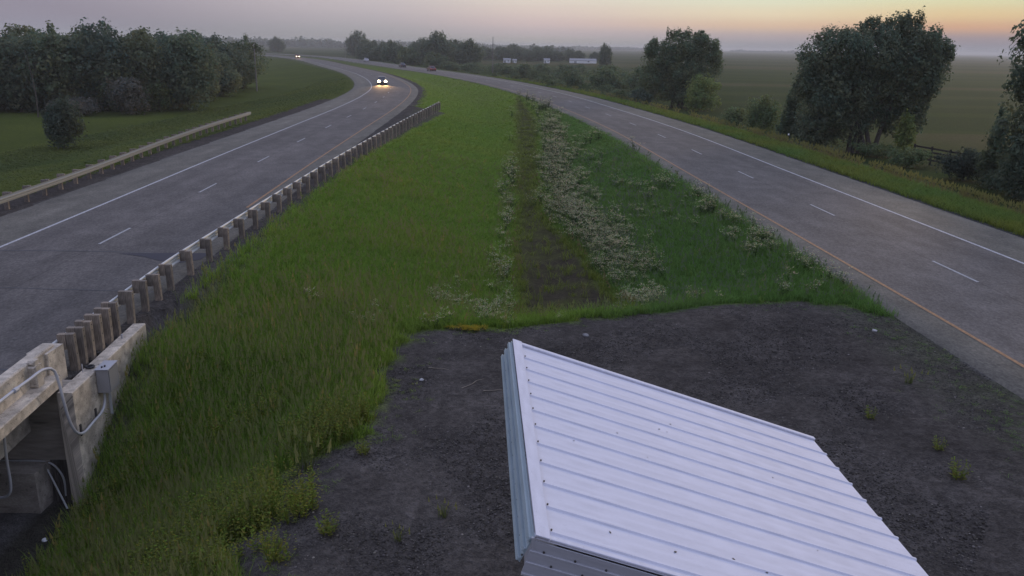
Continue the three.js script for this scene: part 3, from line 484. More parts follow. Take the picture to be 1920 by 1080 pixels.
// thicket between the right carriageway and the farm
// the gaps through which the farm's white walls show
const overFarm = (x, z) => { const q = x / -z; return [[-0.056, -0.036], [-0.018, 0.007], [0.024, 0.046], [0.052, 0.1]].some(([a, b]) => q > a - 4 / -z && q < b + 4 / -z); };
const farGroup = 'shrubs in the thicket beyond the right carriageway';
{
  const proto = bush('dark green shrub in the rough thicket beyond the right carriageway', [22.3, -2.1, -204], 9, 5, [0.05, 0.062, 0.036], 331, { count: 3600, size: 0.5, group: farGroup, n: 10 });
  const spots = [[30, -200, 1], [15, -222, 0.8], [37, -214, 0.9], [12, -252, 0.9], [26, -240, 1.1], [3, -285, 0.9], [18, -290, 1], [33, -300, 1], [-3, -318, 0.9], [9, -335, 1.1], [24, -345, 1.2], [38, -350, 1.2], [-17, -330, 1.1], [-26, -345, 1.1], [46, -262, 1.1], [50, -230, 0.8], [-36, -385, 1.3], [-50, -400, 1.3], [-20, -380, 1.2], [8, -180, 0.5], [19, -178, 0.55], [25, -170, 0.5]];
  const r = rng(77); for (let i = 0; i < 34; i++) { const z = -165 - 260 * Math.pow(r(), 1.2), x = RIGHT(z) + 16 + r() * r() * (60 + (-z - 170) * 0.12); if (x / -z < 0.16 - 0.0) spots.push([x, z, 0.3 + 0.75 * r() * r()]); }
  for (const [x, z, s] of spots) { let sy = s * (0.55 + 0.75 * r()); const d = -z, low = (10 - 29 * d / 1543) / 5; if (overFarm(x, z) && d > 190) { if (low < 0.25) continue; sy = Math.min(sy, low * 0.9); } copyOf(proto, null, [x, -2.1, z], r() * 6, [s * (0.9 + 0.3 * r()), sy, s]); }
}
// distant single trees
const farTree = tree('broadleaf_tree', 'broad dark tree standing alone beyond the far bend of the road', 'tree', [-128, -2.1, -690], scatterLobes(341, 18, 11, 3, 14, 2.6, 5.4), 11000, 1.1, [0.05, 0.062, 0.045], 341, { r0: 0.5, spread: 0.4 });
copyOf(farTree, 'small tree standing alone in the field at the far left bend', [-247, -2.1, -885], 1.2, [0.75, 0.78, 0.75]);
copyOf(farTree, 'isolated tree to the right of the long white farm building', [46, -2.1, -440], 2.0, [0.36, 0.62, 0.36]);
copyOf(farTree, 'tall round tree forming the highest point of the grove beyond the road', [-36.5, -2.1, -400], 0.4, [0.8, 0.82, 0.8]);
copyOf(farTree, 'grove tree just left of the highest grove tree', [-62, -2.1, -432], 2.4, [0.66, 0.6, 0.66]);
{
  const grp = 'trees of the grove beyond the far carriageway'; let first = copyOf(farTree, 'mid-sized dark tree in the grove in front of the farm buildings', [-22, -2.1, -392], 4, [0.6, 0.66, 0.6]); first.userData.group = grp;
  const r = rng(12); for (const [x, z, s] of [[-12, -430, 0.72], [-3, -455, 0.7], [-30, -450, 0.75], [-48, -440, 0.62], [-72, -470, 0.66], [-84, -500, 0.6], [3, -470, 0.62], [17, -500, 0.5], [-95, -540, 0.6], [-18, -420, 0.66], [28, -520, 0.45], [11, -395, 0.36], [22, -420, 0.36], [-6, -410, 0.6], [-40, -470, 0.6], [-58, -500, 0.6], [-30, -600, 0.7], [-2, -610, 0.7], [22, -620, 0.7], [40, -640, 0.5], [10, -600, 0.5], [60, -640, 0.5], [-46, -610, 0.7], [-38, -640, 0.75], [-22, -620, 0.7], [-13, -640, 0.62], [-7, -590, 0.6], [4, -630, 0.66], [16, -610, 0.6], [30, -610, 0.55], [48, -660, 0.5], [-56, -590, 0.7], [-66, -560, 0.62], [-106, -600, 0.5], [-27, -480, 0.6], [-16, -465, 0.5]]) if (z < -560 || !overFarm(x, z)) copyOf(first, null, [x, -2.1, z], r() * 6, [s, s * (0.85 + 0.25 * r()) * (z < -560 ? 0.8 : 1), s]);
}
// the wood left of the road
{
  const kinds = [351, 352, 353, 354, 355].map((s, i) => tree('woodland_tree', 'dark broadleaf tree in the dense wood left of the road', 'tree', [-70 + i * 5.2, -2.1, -118.5 - i * 2], scatterLobes(s, 13, 3.4, 2.2, 8.6 + (i % 3) * 0.7, 1.7, 2.9), 7600, 0.46, [[0.044, 0.054, 0.04], [0.05, 0.06, 0.038], [0.04, 0.052, 0.042], [0.052, 0.06, 0.04], [0.046, 0.06, 0.044]][i], s, { r0: 0.2, inner: 0.22, spread: 0.24, group: 'trees of the dense wood left of the road' }));
  const r = rng(404);
  const edge = (x) => x < -52 ? lerp(-119, -113, clamp((-52 - x) / 20, 0, 1)) : -119 - (x + 52) * 4; // the wood's front
  let k = 0;
  for (let row = 0; row < 5; row++) for (let i = 0; i < 13; i++) {
    const t = i / 12; let x, z;
    if (t < 0.62) { x = lerp(-99, -56, t / 0.62); z = -114 - 5 * (t / 0.62) - row * 7.5; } else { const q = (t - 0.62) / 0.38; x = lerp(-57, -62, q) - row * 5 + 2; z = lerp(-124, -186, q) - row * 2; }
    if (row === 0 && i < 5 && false) continue;
    x += (r() - 0.5) * 3.4; z += (r() - 0.5) * 4.5 - 3;
    if (x / z > 0.68 && x < -96) continue;
    const s = 0.86 + 0.3 * r() - (t > 0.7 ? 0.08 : 0); copyOf(kinds[k++ % 5], null, [x, -2.1, z], r() * 6, [s, s * (0.76 + 0.2 * r()), s]);
  }
  const li = [0.052, 0.05, 0.046], ol = [0.062, 0.07, 0.044];
  bush('pale lilac-grey shrub at the front of the wood, left of the other pale one', [-53.6, -2.1, -117.5], 6, 5, li, 361, { count: 4200, size: 0.3 });
  bush('pale olive-grey shrub at the front of the wood near its right end', [-52.4, -2.1, -131], 6.4, 6, [0.054, 0.056, 0.044], 362, { count: 4200, size: 0.34 });
  bush('dark green shrub between the two pale shrubs at the front of the wood', [-52.6, -2.1, -124], 5.4, 4.6, mid, 363, { count: 3600, size: 0.3 });
  bush('low olive shrub at the right end of the wood beside the pole', [-55.4, -2.1, -160], 7, 5, ol, 364, { count: 3600, size: 0.38 });
  bush('olive shrub further along the wood edge behind the pale olive one', [-54, -2.1, -146], 6.4, 5, ol, 365, { count: 3600, size: 0.36 });
  bush('low lilac-grey brush along the shaded foot of the wood', [-60, -2.1, -114.5], 7, 2.4, li, 366, { count: 3000, size: 0.28 });
  bush('lone round dark bush on the grass left of the outer guardrail', [-43, -2.1, -79], 3.6, 4.7, [0.03, 0.038, 0.03], 367, { count: 6500, size: 0.22, n: 9 });
  const dead = thing('dead_tree', 'thin pale bare trunk rising behind the lone round bush', 'dead tree', [-63.2, -2.1, -110.8]);
  mesh('trunk', limb([[0, -0.2, 0], [0.1, 3, 0], [-0.15, 6.2, 0.1], [-0.6, 8.6, 0]], 0.09, 0.03), M.bark, dead); mesh('branch', [limb([[-0.1, 5, 0], [0.6, 6.2, 0.2], [0.9, 7.4, 0.3]], 0.04, 0.015, 5), limb([[0.05, 3.6, 0], [-0.7, 4.8, 0.2], [-1, 5.8, 0.3]], 0.035, 0.015, 5)], M.bark, dead);
}
// far treeline, one dark band on the horizon
{
  const r = rng(88), lobes = [];
  const at = (px, d, h, w) => { const x = (px - 960) / 1543 * d; lobes.push([x, -2 + h * 0.42, -d, w, h * 0.58, w * 0.6]); };
  for (let px = 350; px < 1215; px += 3 + r() * 3) { const t = clamp((px - 480) / 700, 0, 1), d = lerp(1750, 3600, t * t) * (0.95 + 0.1 * r()), n = n2(px * 0.02, 3); at(px, d, (px < 960 ? 13 : 10) + 6 * n + 4 * r() + (t > 0.6 ? -2 : 0), d * 0.004 * (0.8 + r())); }
  for (let px = 1350; px < 1515; px += 4 + r() * 5) at(px, 3800, 7 + 12 * Math.max(0, n2(px * 0.05, 9)), 15);
  for (let px = 960; px < 1060; px += 6) at(px, 1100 + r() * 150, 7 + 4 * r(), 6 + 4 * r());
  const o = mesh('treeline', leafCloud(lobes, 30000, 5.5, [0.04, 0.052, 0.045], 371, { inner: 0.2, spread: 0.3, aspect: 0.8 }), M.leaf);
  tag(o, 'dark distant belt of trees along the horizon', 'treeline', null, 'stuff');
}

// ------------------------------------------------------------------ grass, weeds and gravel
function bladeClump(seed, n, h, w, rad, lean, c0, c1, seedHead = 0) {
  const r = rng(seed), pos = [], nor = [], col = [];
  for (let i = 0; i < n; i++) {
    const a = r() * 6.283, q = Math.sqrt(r()) * rad, x = Math.cos(a) * q, z = Math.sin(a) * q, d = r() * 6.283, H = h * (0.55 + 0.65 * r()), l = lean * (0.3 + r()) * H, ww = w * (0.7 + 0.6 * r()), dx = Math.cos(d), dz = Math.sin(d), px = -dz * ww / 2, pz = dx * ww / 2;
    const P = (t, s) => [x + dx * l * t * t + px * s, H * t * (1 - 0.12 * t), z + dz * l * t * t + pz * s];
    const m = 0.75 + 0.5 * r(), k = r(), C = (t) => [0, 1, 2].map((j) => lerp(c0[j], c1[j], clamp(t * 0.7 + k * 0.4, 0, 1)) * m);
    const tri = (p, t) => { p.forEach((v, j) => { pos.push(...v); nor.push(dx * 0.35, 0.85, dz * 0.35); col.push(...C(t[j])); }); };
    tri([P(0, 1), P(0, -1), P(0.5, 0.9)], [0, 0, 0.5]); tri([P(0, -1), P(0.5, -0.9), P(0.5, 0.9)], [0, 0.5, 0.5]); tri([P(0.5, 0.9), P(0.5, -0.9), P(1, 0)], [0.5, 0.5, 1]);
    if (r() < seedHead) { const b = P(1, 0), s = 0.03; for (const e of [0, 1.6]) { const ex = Math.cos(d + e) * s, ez = Math.sin(d + e) * s; [[b[0] - ex, b[1] - 0.03, b[2] - ez], [b[0] + ex, b[1] - 0.03, b[2] + ez], [b[0] + dx * 0.03, b[1] + 0.13, b[2] + dz * 0.03]].forEach((v) => { pos.push(...v); nor.push(0, 1, 0); col.push(0.24, 0.25, 0.09); }); } }
  }
  const g = new THREE.BufferGeometry(); g.setAttribute('position', new THREE.Float32BufferAttribute(pos, 3)); g.setAttribute('color', new THREE.Float32BufferAttribute(col, 3)); return g;
}
function leafyPlant(seed, stems, h, rad, leaf, c, top) { // stems with leaves, a flower head on each when top is given
  const r = rng(seed), pos = [], nor = [], col = [];
  const tri = (a, b, d, k) => { for (const v of [a, b, d]) { pos.push(...v); nor.push(0.1, 0.95, 0.2); col.push(...k); } };
  const leafAt = (x, y, z, s, k, up) => { const a = r() * 6.283, t = r() * 6.283, u = [Math.cos(a), up + (r() - 0.5) * 0.6, Math.sin(a)], v = [-Math.sin(a) * 0.45, (r() - 0.5) * 0.3, Math.cos(a) * 0.45]; const p = [x, y, z], q = [x + u[0] * s * 0.5 + v[0] * s * 0.5, y + u[1] * s * 0.5 + v[1] * s * 0.5, z + u[2] * s * 0.5 + v[2] * s * 0.5], w = [x + u[0] * s * 0.5 - v[0] * s * 0.5, y + u[1] * s * 0.5 - v[1] * s * 0.5, z + u[2] * s * 0.5 - v[2] * s * 0.5], e = [x + u[0] * s, y + u[1] * s * 0.8, z + u[2] * s]; tri(p, q, w, k); tri(q, e, w, k); };
  for (let i = 0; i < stems; i++) {
    const a = r() * 6.283, q = Math.sqrt(r()) * rad, H = h * (0.6 + 0.5 * r()), bx = Math.cos(a) * q * 0.5, bz = Math.sin(a) * q * 0.5, tx = Math.cos(a) * q * 1.3, tz = Math.sin(a) * q * 1.3, m = 0.75 + 0.5 * r(), k = c.map((v) => v * m);
    tri([bx - 0.006, 0, bz], [bx + 0.006, 0, bz], [tx, H, tz], k.map((v) => v * 0.8));
    const n = 8; for (let j = 1; j < n; j++) { const t = j / n; leafAt(lerp(bx, tx, t), H * t, lerp(bz, tz, t), leaf * (1.1 - 0.5 * t), k.map((v) => v * (0.8 + 0.4 * r())), 0.4); }
    if (top) for (let j = 0; j < 9; j++) { const s = 0.1; leafAt(tx + (r() - 0.5) * s * 2, H + (r() - 0.3) * s * 0.7, tz + (r() - 0.5) * s * 2, 0.055, top.map((v) => v * (0.75 + 0.5 * r())), 0.3); }
  }
  const g = new THREE.BufferGeometry(); g.setAttribute('position', new THREE.Float32BufferAttribute(pos, 3)); g.setAttribute('color', new THREE.Float32BufferAttribute(col, 3)); return g;
}
function strew(name, label, category, geo, m, spots) { // spots: [x, y, z, scale, turn, r, g, b, heightScale]
  const o = shade(new THREE.InstancedMesh(geo, m, spots.length)), mm = new THREE.Matrix4(), q = new THREE.Quaternion(), up = new THREE.Vector3(0, 1, 0), c = new THREE.Color();
  spots.forEach((s, i) => { mm.compose(new THREE.Vector3(s[0], s[1], s[2]), q.setFromAxisAngle(up, s[4]), new THREE.Vector3(s[3], s[3] * (s[8] ?? 1), s[3])); o.setMatrixAt(i, mm); o.setColorAt(i, c.setRGB(s[5], s[6], s[7])); });
  o.name = numbered(name); scene.add(o); return tag(o, label, category, null, 'stuff');
}
{
  const r = rng(2024), S = { short: [], tall: [], outer: [], berm: [], flower: [], leafy: [], sparse: [] };
  for (let d = 9; d < 230; d *= 1.0046) {
    const z = -d, step = 0.0052 * d + 0.03, a0 = LEFT(z) + L_IN + 0.8, b0 = RIGHT(z) + R_IN - 0.15;
    const lo = Math.max(z > -18.3 ? wallX(z) + 0.05 : a0, -0.66 * d - 3), hi = Math.min(b0, 0.66 * d + 3);
    for (let x = lo; x < hi; x += step) {
      const X = x + (r() - 0.5) * step * 1.2, Z = z + (r() - 0.5) * step * 1.2, a = uL(X, Z), b = uR(X, Z);
      if (a < L_IN + 1.0 && Z < -22.7 || b > R_IN - 0.05) continue;
      if (Z < -22.9 === false && X < wallX(Z) + 0.06) continue;
      if (Z > -113 && Z < -22.7 && X < RAIL(Z) + 0.75) continue;
      if (a < L_IN + 1.9 && r() < 0.55) continue;
      const n = fbm(X * 0.16, Z * 0.16, 2), f = fbm(X * 0.8, Z * 0.8, 4), pad = isPad(X, Z);
      if (pad) { const vg = smoothstep(X, 9.3, 12.2); const edge = Math.min(Z - padEdge(X), X - padLeft(Z)); if (r() > 0.26 * vg * (0.4 + 2 * Math.max(0, f)) + (edge < 1.5 ? 0.3 * (1 - edge / 1.5) * (0.4 + 2 * Math.max(0, f + 0.1)) : 0)) { if (f > 0.42 && r() < 0.02) S.sparse.push([X, height(X, Z), Z, 0.5, r() * 6, 1, 1, 0.9]); continue; } }
      const right = smoothstep(X, 1, 5), y = height(X, Z) - 0.02;
      let soil = 0; if (Z < -27) { const dl = X - 0.1 - 0.3 * n2(Z * 0.3, 1), dr = Q.dirtR(Z) - X; soil = Math.min(dl, dr); if (soil > -0.1 && Z > -150) { if (r() < 0.955 - (soil < 0.35 ? 0.35 : 0) - smoothstep(-Z, 42, 70) * 0.3) continue; } }
      let c = [lerp(1.0, 0.7, right), lerp(1.0, 0.82, right), lerp(0.85, 1.1, right)];
      const dry = clamp(0.3 + 1.5 * n, 0, 1); c = [c[0] * lerp(0.88, 1.08, dry), c[1] * lerp(0.98, 1.0, dry), c[2] * lerp(1.05, 1.3, dry)]; const straw = r(); if (straw < 0.04) c = [c[0] * 1.4, c[1] * 1.1, c[2]];
      if (soil > -0.1 && Z < -27) c = [0.9, 0.75, 0.9];
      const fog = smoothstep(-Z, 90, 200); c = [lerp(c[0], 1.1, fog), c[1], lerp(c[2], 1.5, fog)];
      const sc = clamp(step / 0.16, 0.9, 2.4) * (0.8 + 0.4 * r()), hs = (pad ? 0.45 : 1) * lerp(1, 0.62, clamp(d / 120, 0, 1)) / clamp(step / 0.2, 1, 2.0);
      const hollow = smoothstep(-X, 4.5, 7.5) * smoothstep(Z, -24, -20);
      const nearTall = smoothstep(Z, -34, -22) * smoothstep(-X, 2.6, 4.5); const it = [X, y, Z, pad ? sc * 0.55 : sc, r() * 6.283, ...c, hs * (0.85 + 0.35 * n) * (1 + 0.35 * nearTall)];
      // white-flowering weeds along the right bank of the ditch and in scattered patches
      let fl = 0; if (Z < -27.5) { const g = Math.min(X - Q.dirtR(Z) + 0.15, Q.flowR(Z) - X); fl = smoothstep(g + f * 2.2, -0.3, 1.2) * 0.5 * (Z > -52 ? 1 : 0.75); fl = Math.max(fl, smoothstep(0.6 - Math.abs(X + 0.35 + 0.5 * n2(Z * 0.2, 5)), 0, 0.6) * (f > 0.0 ? 0.28 : 0.03) * (Z > -75 ? 1 : 0.2)); if (b > R_IN - 2 && Z > -52) fl = Math.max(fl, f > 0.12 ? 0.24 : 0.01); if (X > 3.5) fl = Math.max(fl, (0.05 + 0.16 * smoothstep(8.5 - X, 0, 4)) * smoothstep(f + 0.6 * n, -0.05, 0.35) * (Z > -80 ? 1 : 0.4)); if (Z > -33 && X < 0 && X > -3 && f > 0.05) fl = Math.max(fl, 0.22); }
      else if (Z < padEdge(X) && Z > -28.5) fl = f > 0.14 ? 0.1 : 0;
      if (r() < fl * 0.62) { const e = 0.8 + 0.35 * r(); S.flower.push([X, y, Z, sc * (0.7 + 0.5 * r()), r() * 6, e, e, e, 0.75 + 0.4 * r()]); continue; }
      if (hollow > 0.3 && r() < 0.2) { S.tall.push(it); it[8] *= 1.0; continue; }
      const leafyZone = Math.max(smoothstep(1.3 - Math.hypot(X + 4.3, Z + 17.6), 0, 0.8), smoothstep(2.1 - Math.hypot((X + 5.4) * 0.8, Z + 14.0), 0, 1.0), smoothstep(1.0 - Math.hypot(X + 6.4, Z + 19), 0, 1), hollow * 0.12);
      if (r() < leafyZone * 0.5) { S.leafy.push([X, y, Z, 0.85 + 0.5 * r(), r() * 6, 1, 1, 1, 1]); continue; }
      if (!pad && r() < 0.22 + 0.3 * nearTall && Z > -70) S.tall.push(it); else S.short.push(it);
    }
    // verge and berm right of the right carriageway
    if (d > 25) for (let x = RIGHT(z) + R_OUT + 0.4; x < RIGHT(z) + R_OUT + 7.5 && x < 0.66 * d + 3; x += step * 1.25) {
      const X = x + (r() - 0.5) * step, Z = z + (r() - 0.5) * step, t = uR(X, Z) - R_OUT, n = fbm(X * 0.2, Z * 0.2, 2); if (t < 0.35) continue;
      const ridge = smoothstep(0.7 - Math.abs(t - 3.9), 0, 0.7), sc = clamp(step / 0.16, 0.9, 2.4);
      if (r() < ridge * 0.62) S.berm.push([X, height(X, Z), Z, sc, r() * 6, 1, 0.92, 0.85, 1.1 / clamp(step / 0.2, 1, 2)]); else S.short.push([X, height(X, Z), Z, sc, r() * 6, 0.78 + 0.4 * n, 0.72, 0.9 - 0.3 * n, 0.8 / clamp(step / 0.2, 1, 2)]);
    }
    // the far side of the left carriageway
    if (d > 40 && d < 200) for (let x = Math.max(-0.66 * d - 2, -46); x < LEFT(z) + L_OUT - (z > -125 ? 1.9 : 0.5); x += step * 1.7) {
      const X = x + (r() - 0.5) * step * 1.4, Z = z + (r() - 0.5) * step; if (uL(X, Z) > L_OUT - 1.4) continue; const n = fbm(X * 0.1, Z * 0.1, 2);
      S.outer.push([X, height(X, Z), Z, clamp(step / 0.14, 1, 2.8), r() * 6, 0.66 + 0.4 * n, 0.56 + 0.2 * n, 0.8, 0.5 / clamp(step / 0.2, 1, 2)]);
    }
  }
  const G0 = [0.125, 0.19, 0.018], G1 = [0.225, 0.325, 0.052];
  const part = (l, k, n) => l.filter((_, i) => i % n === k);
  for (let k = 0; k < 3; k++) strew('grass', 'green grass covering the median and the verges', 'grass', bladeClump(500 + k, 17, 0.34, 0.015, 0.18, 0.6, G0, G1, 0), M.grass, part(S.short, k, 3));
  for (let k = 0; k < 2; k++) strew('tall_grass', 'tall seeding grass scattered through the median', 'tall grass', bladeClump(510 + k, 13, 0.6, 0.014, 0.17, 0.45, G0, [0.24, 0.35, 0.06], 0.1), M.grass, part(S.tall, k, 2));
  strew('grass', 'dull green grass between the outer guardrail and the wood', 'grass', bladeClump(520, 15, 0.3, 0.02, 0.22, 0.8, G0, G1, 0), M.grass, S.outer);
  strew('dry_grass', 'tan dry grass along the crest beyond the right carriageway', 'dry grass', bladeClump(530, 12, 0.5, 0.012, 0.16, 0.35, [0.13, 0.11, 0.04], [0.27, 0.2, 0.11], 0.5), M.grass, S.berm);
  for (let k = 0; k < 2; k++) strew('white_flower_weeds', 'cream flowering weeds along the ditch in the median', 'flowering weeds', leafyPlant(540 + k, 7, 0.5, 0.17, 0.1, [0.06, 0.095, 0.03], [0.43, 0.41, 0.23]), M.grass, part(S.flower, k, 2));
  strew('leafy_weeds', 'yellow-green leafy weeds beside the gravel at the lower left', 'weeds', leafyPlant(550, 9, 0.62, 0.2, 0.08, [0.17, 0.2, 0.032]), M.grass, S.leafy);
  strew('sparse_grass', 'small grass tufts sprouting from the gravel', 'grass tufts', bladeClump(560, 9, 0.25, 0.014, 0.12, 0.7, G0, [0.1, 0.14, 0.03], 0), M.grass, S.sparse);
  // yellow flowers at the gravel's edge
  const yf = []; for (let i = 0; i < 30; i++) { const X = -1.5 + (r() + r() - 1) * 0.75, Z = -24.8 + (r() + r() - 1) * 0.35; yf.push([X, height(X, Z), Z, 0.7, r() * 6, 1, 1, 1, 0.5]); }
  strew('yellow_flowers', 'small patch of yellow flowers at the edge of the gravel', 'flowers', leafyPlant(570, 6, 0.35, 0.14, 0.07, [0.06, 0.09, 0.02], [0.4, 0.3, 0.02]), M.grass, yf);
  // stones of the gravel pad
  const st = []; for (let i = 0; i < 78000; i++) { const d = 10 + 19 * Math.pow(r(), 1.1), X = (r() * 1.5 - 0.62) * d * 0.75, Z = -d; if (!isPad(X, Z) || uR(X, Z) > R_IN - 0.1 || X < -8) continue; const b = 0.036 + 0.115 * r() * r() + (r() < 0.012 ? 0.12 : 0); st.push([X, height(X, Z) + 0.003, Z, 0.01 + 0.022 * r() * r(), r() * 6, b * 1.02, b * 0.92, b * (0.74 + 0.14 * r()), 0.6]); }
  for (let i = 0; i < 5000; i++) { const z = -19 - 70 * Math.pow(r(), 1.4), X = LEFT(z) + L_IN + 0.1 + 1.5 * r(); const b = 0.045 + 0.06 * r(); st.push([X, height(X, z) + 0.003, z, 0.015 + 0.03 * r() * r(), r() * 6, b, b * 0.92, b * 0.8, 0.6]); }
  strew('gravel_stones', 'loose grey stones lying over the gravel', 'gravel', new THREE.DodecahedronGeometry(1, 0), M.stone, st);
}
// single weeds standing on the gravel
{
  const yw = leafyPlant(580, 16, 0.4, 0.2, 0.09, [0.15, 0.18, 0.03]), gw = bladeClump(581, 30, 0.5, 0.014, 0.12, 0.7, [0.06, 0.085, 0.02], [0.13, 0.15, 0.05], 0.3);
  for (const [x, z, s, g, label] of [
    [-3.2, -16.4, 1.0, yw, 'small green weed on the gravel just right of the yellow-green weeds'], [-3.3, -13.3, 1.15, yw, 'round leafy weed alone on the gravel at the bottom, left of the shed'], [-1.25, -13.9, 0.7, gw, 'thin yellowish tuft on the gravel close to the shed\'s left side'],
    [9.2, -16.0, 0.8, yw, 'small weed on the gravel right of the shed, middle of three'], [9.0, -14.8, 1.1, yw, 'largest weed on the gravel right of the shed, nearest the bottom'], [8.4, -17.6, 0.8, yw, 'small weed on the gravel right of the shed, farthest of three'],
    [-4.4, -16.0, 1.6, gw, 'arching grass tuft at the edge of the gravel under the yellow-green weeds'], [-2.0, -13.1, 0.6, gw, 'small thin tuft on the gravel near the bottom edge left of the shed'], [10.2, -19.6, 0.8, gw, 'pale tuft on the gravel close to the right carriageway']]) {
    const o = mesh('weed', g, M.grass); o.position.set(x, height(x, z), z); o.scale.setScalar(s); tag(o, label, 'weed');
  }
  const r = rng(640);
  const rock = (x, z, s, c, label, sq = 0.6) => { const g = new THREE.IcosahedronGeometry(1, 1), p = g.attributes.position; for (let i = 0; i < p.count; i++) { const k = 1 + 0.3 * n2(p.getX(i) * 1.7 + x, p.getY(i) * 1.7, p.getZ(i) * 1.7); p.setXYZ(i, p.getX(i) * k * 1.3, p.getY(i) * k * sq, p.getZ(i) * k); } g.computeVertexNormals(); const o = mesh('stone', g, std(...c, 0.9)); o.position.set(x, height(x, z) + s * 0.3, z); o.scale.setScalar(s); o.rotation.y = r() * 6; tag(o, label, 'stone'); };
  rock(2.3, -24.0, 0.085, [0.2, 0.195, 0.19], 'pale flat stone on the gravel beyond the shed roof');
  rock(11.0, -23.6, 0.07, [0.34, 0.33, 0.32], 'whitish stone at the edge of the gravel near the right carriageway');
  rock(-2.4, -20.6, 0.05, [0.36, 0.36, 0.36], 'small white stone on the gravel beside the tall grass');
  rock(-10.6, -16.4, 0.06, [0.7, 0.7, 0.7], 'small white stone on the dark ground below the bridge');
  rock(-10.2, -16.9, 0.09, [0.2, 0.2, 0.2], 'grey stone on the dark ground below the bridge');
  const stick = (x, z, l, a, label) => { const o = mesh('stick', limb([[-l / 2, 0.02, 0], [-l * 0.1, 0.035, l * 0.05], [l * 0.2, 0.03, -l * 0.02], [l / 2, 0.02, l * 0.06]], 0.012, 0.006, 5), std(0.2, 0.17, 0.13)); o.position.set(x, height(x, z), z); o.rotation.y = a; tag(o, label, 'stick'); };
  stick(-1.0, -20.4, 0.9, 0.9, 'dry stick lying on the gravel left of the shed, longest of three'); stick(-0.4, -19.9, 0.6, 0.1, 'short dry stick lying on the gravel nearest the shed'); stick(-2.0, -21.4, 0.6, -0.2, 'dry stick lying on the gravel beside the tall grass');
}

// ------------------------------------------------------------------ vehicles
function vehicle(name, label, category, at, heading, paint, { truck = false, lights = 0, tail = false } = {}) {
  const v = thing(name, label, category, [at[0], 0.03, at[1]], heading); // +z is forward
  const H = truck ? 1.12 : 0.86, T = truck ? 1.88 : 1.46;
  const sh = new THREE.Shape([[-2.35, 0.35], [-2.38, 0.7], [-2.3, H], [-1.2, H + 0.02], [1.05, H + 0.03], [2.2, H - 0.1], [2.4, H - 0.3], [2.42, 0.4], [2.2, 0.3], [-2.2, 0.3]].map((p) => new THREE.Vector2(...p)));
  const body = new THREE.ExtrudeGeometry(sh, { depth: 1.64, bevelEnabled: true, bevelSize: 0.08, bevelThickness: 0.1, bevelSegments: 2 }); body.translate(0, 0, -0.82).rotateY(-Math.PI / 2);
  mesh('body', body, paint, v);
  const cb = truck ? [[-0.9, H], [-0.75, T], [0.55, T], [1.15, H]] : [[-1.75, H], [-1.0, T], [0.3, T], [1.15, H]];
  const cab = new THREE.ExtrudeGeometry(new THREE.Shape(cb.map((p) => new THREE.Vector2(...p))), { depth: 1.36, bevelEnabled: true, bevelSize: 0.06, bevelThickness: 0.08, bevelSegments: 2 }); cab.translate(0, 0, -0.68).rotateY(-Math.PI / 2); mesh('roof', cab, paint, v);
  const glass = std(0.02, 0.022, 0.026, 0.12); const a = cb[2], b = cb[3], wl = Math.hypot(b[0] - a[0], b[1] - a[1]);
  mesh('windscreen', box(1.3, wl * 0.78, 0.02).rotateX(-Math.atan2(b[0] - a[0], a[1] - b[1])).translate(0, (a[1] + b[1]) / 2 + 0.05, (a[0] + b[0]) / 2 + 0.075), glass, v);
  const c = cb[1], d = cb[0], w2 = Math.hypot(d[0] - c[0], d[1] - c[1]); mesh('rear_window', box(1.24, w2 * 0.72, 0.02).rotateX(Math.atan2(c[0] - d[0], c[1] - d[1])).translate(0, (c[1] + d[1]) / 2 + 0.04, (c[0] + d[0]) / 2 - 0.075), glass, v);
  for (const s of [-1, 1]) mesh('side_window', box(0.02, (T - H) * 0.6, 1.2).translate(s * 0.775, (T + H) / 2, (c[0] + a[0]) / 2), glass, v);
  const wg = new THREE.CylinderGeometry(0.35, 0.35, 0.24, 18).rotateZ(Math.PI / 2), hub = new THREE.CylinderGeometry(0.2, 0.2, 0.26, 10).rotateZ(Math.PI / 2);
  for (const [x, z] of [[-0.82, 1.5], [0.82, 1.5], [-0.82, -1.45], [0.82, -1.45]]) { const w = mesh('wheel', wg, M.dark, v); w.position.set(x, 0.35, z); mesh('rim', hub, M.galv, w); }
  for (const s of [-1, 1]) {
    const on = lights > 0, m = mesh('headlight', new THREE.SphereGeometry(on ? 0.25 : 0.13, 14, 10).scale(1.15, 1, 0.5), on ? new THREE.MeshStandardMaterial({ color: 0xffffff, emissive: new THREE.Color(1, 0.8, 0.5), emissiveIntensity: lights }) : M.galv, v); m.position.set(s * 0.66, H - 0.22, 2.44);
    if (on) { const l = new THREE.SpotLight(new THREE.Color(1, 0.56, 0.22), lights * 16, 0, 0.3, 0.8); l.position.set(s * 0.66, H - 0.22, 2.62); l.target.position.set(s * 0.8, 0, 14); l.castShadow = true; l.name = 'headlight_beam'; v.add(l, l.target); }
    const tl = mesh('tail_light', box(0.22, 0.16, 0.04, s * 0.7, H - 0.2, -2.45), std(0.35, 0.02, 0.02, 0.4, tail ? { emissive: new THREE.Color(1, 0.06, 0.04), emissiveIntensity: 0.25 } : {}), v);
  }
  mesh('bumper', box(1.7, 0.16, 0.1, 0, 0.42, 2.5, 0.03), M.dark, v);
  return v;
}
const paintOf = (r, g, b) => new THREE.MeshPhysicalMaterial({ color: new THREE.Color().setRGB(r, g, b), roughness: 0.4, clearcoat: 0.8, clearcoatRoughness: 0.1 });
const dirL = (z) => Math.atan2(LEFT(z + 1) - LEFT(z - 1), 2), dirR = (z) => Math.atan2(RIGHT(z - 1) - RIGHT(z + 1), -2);
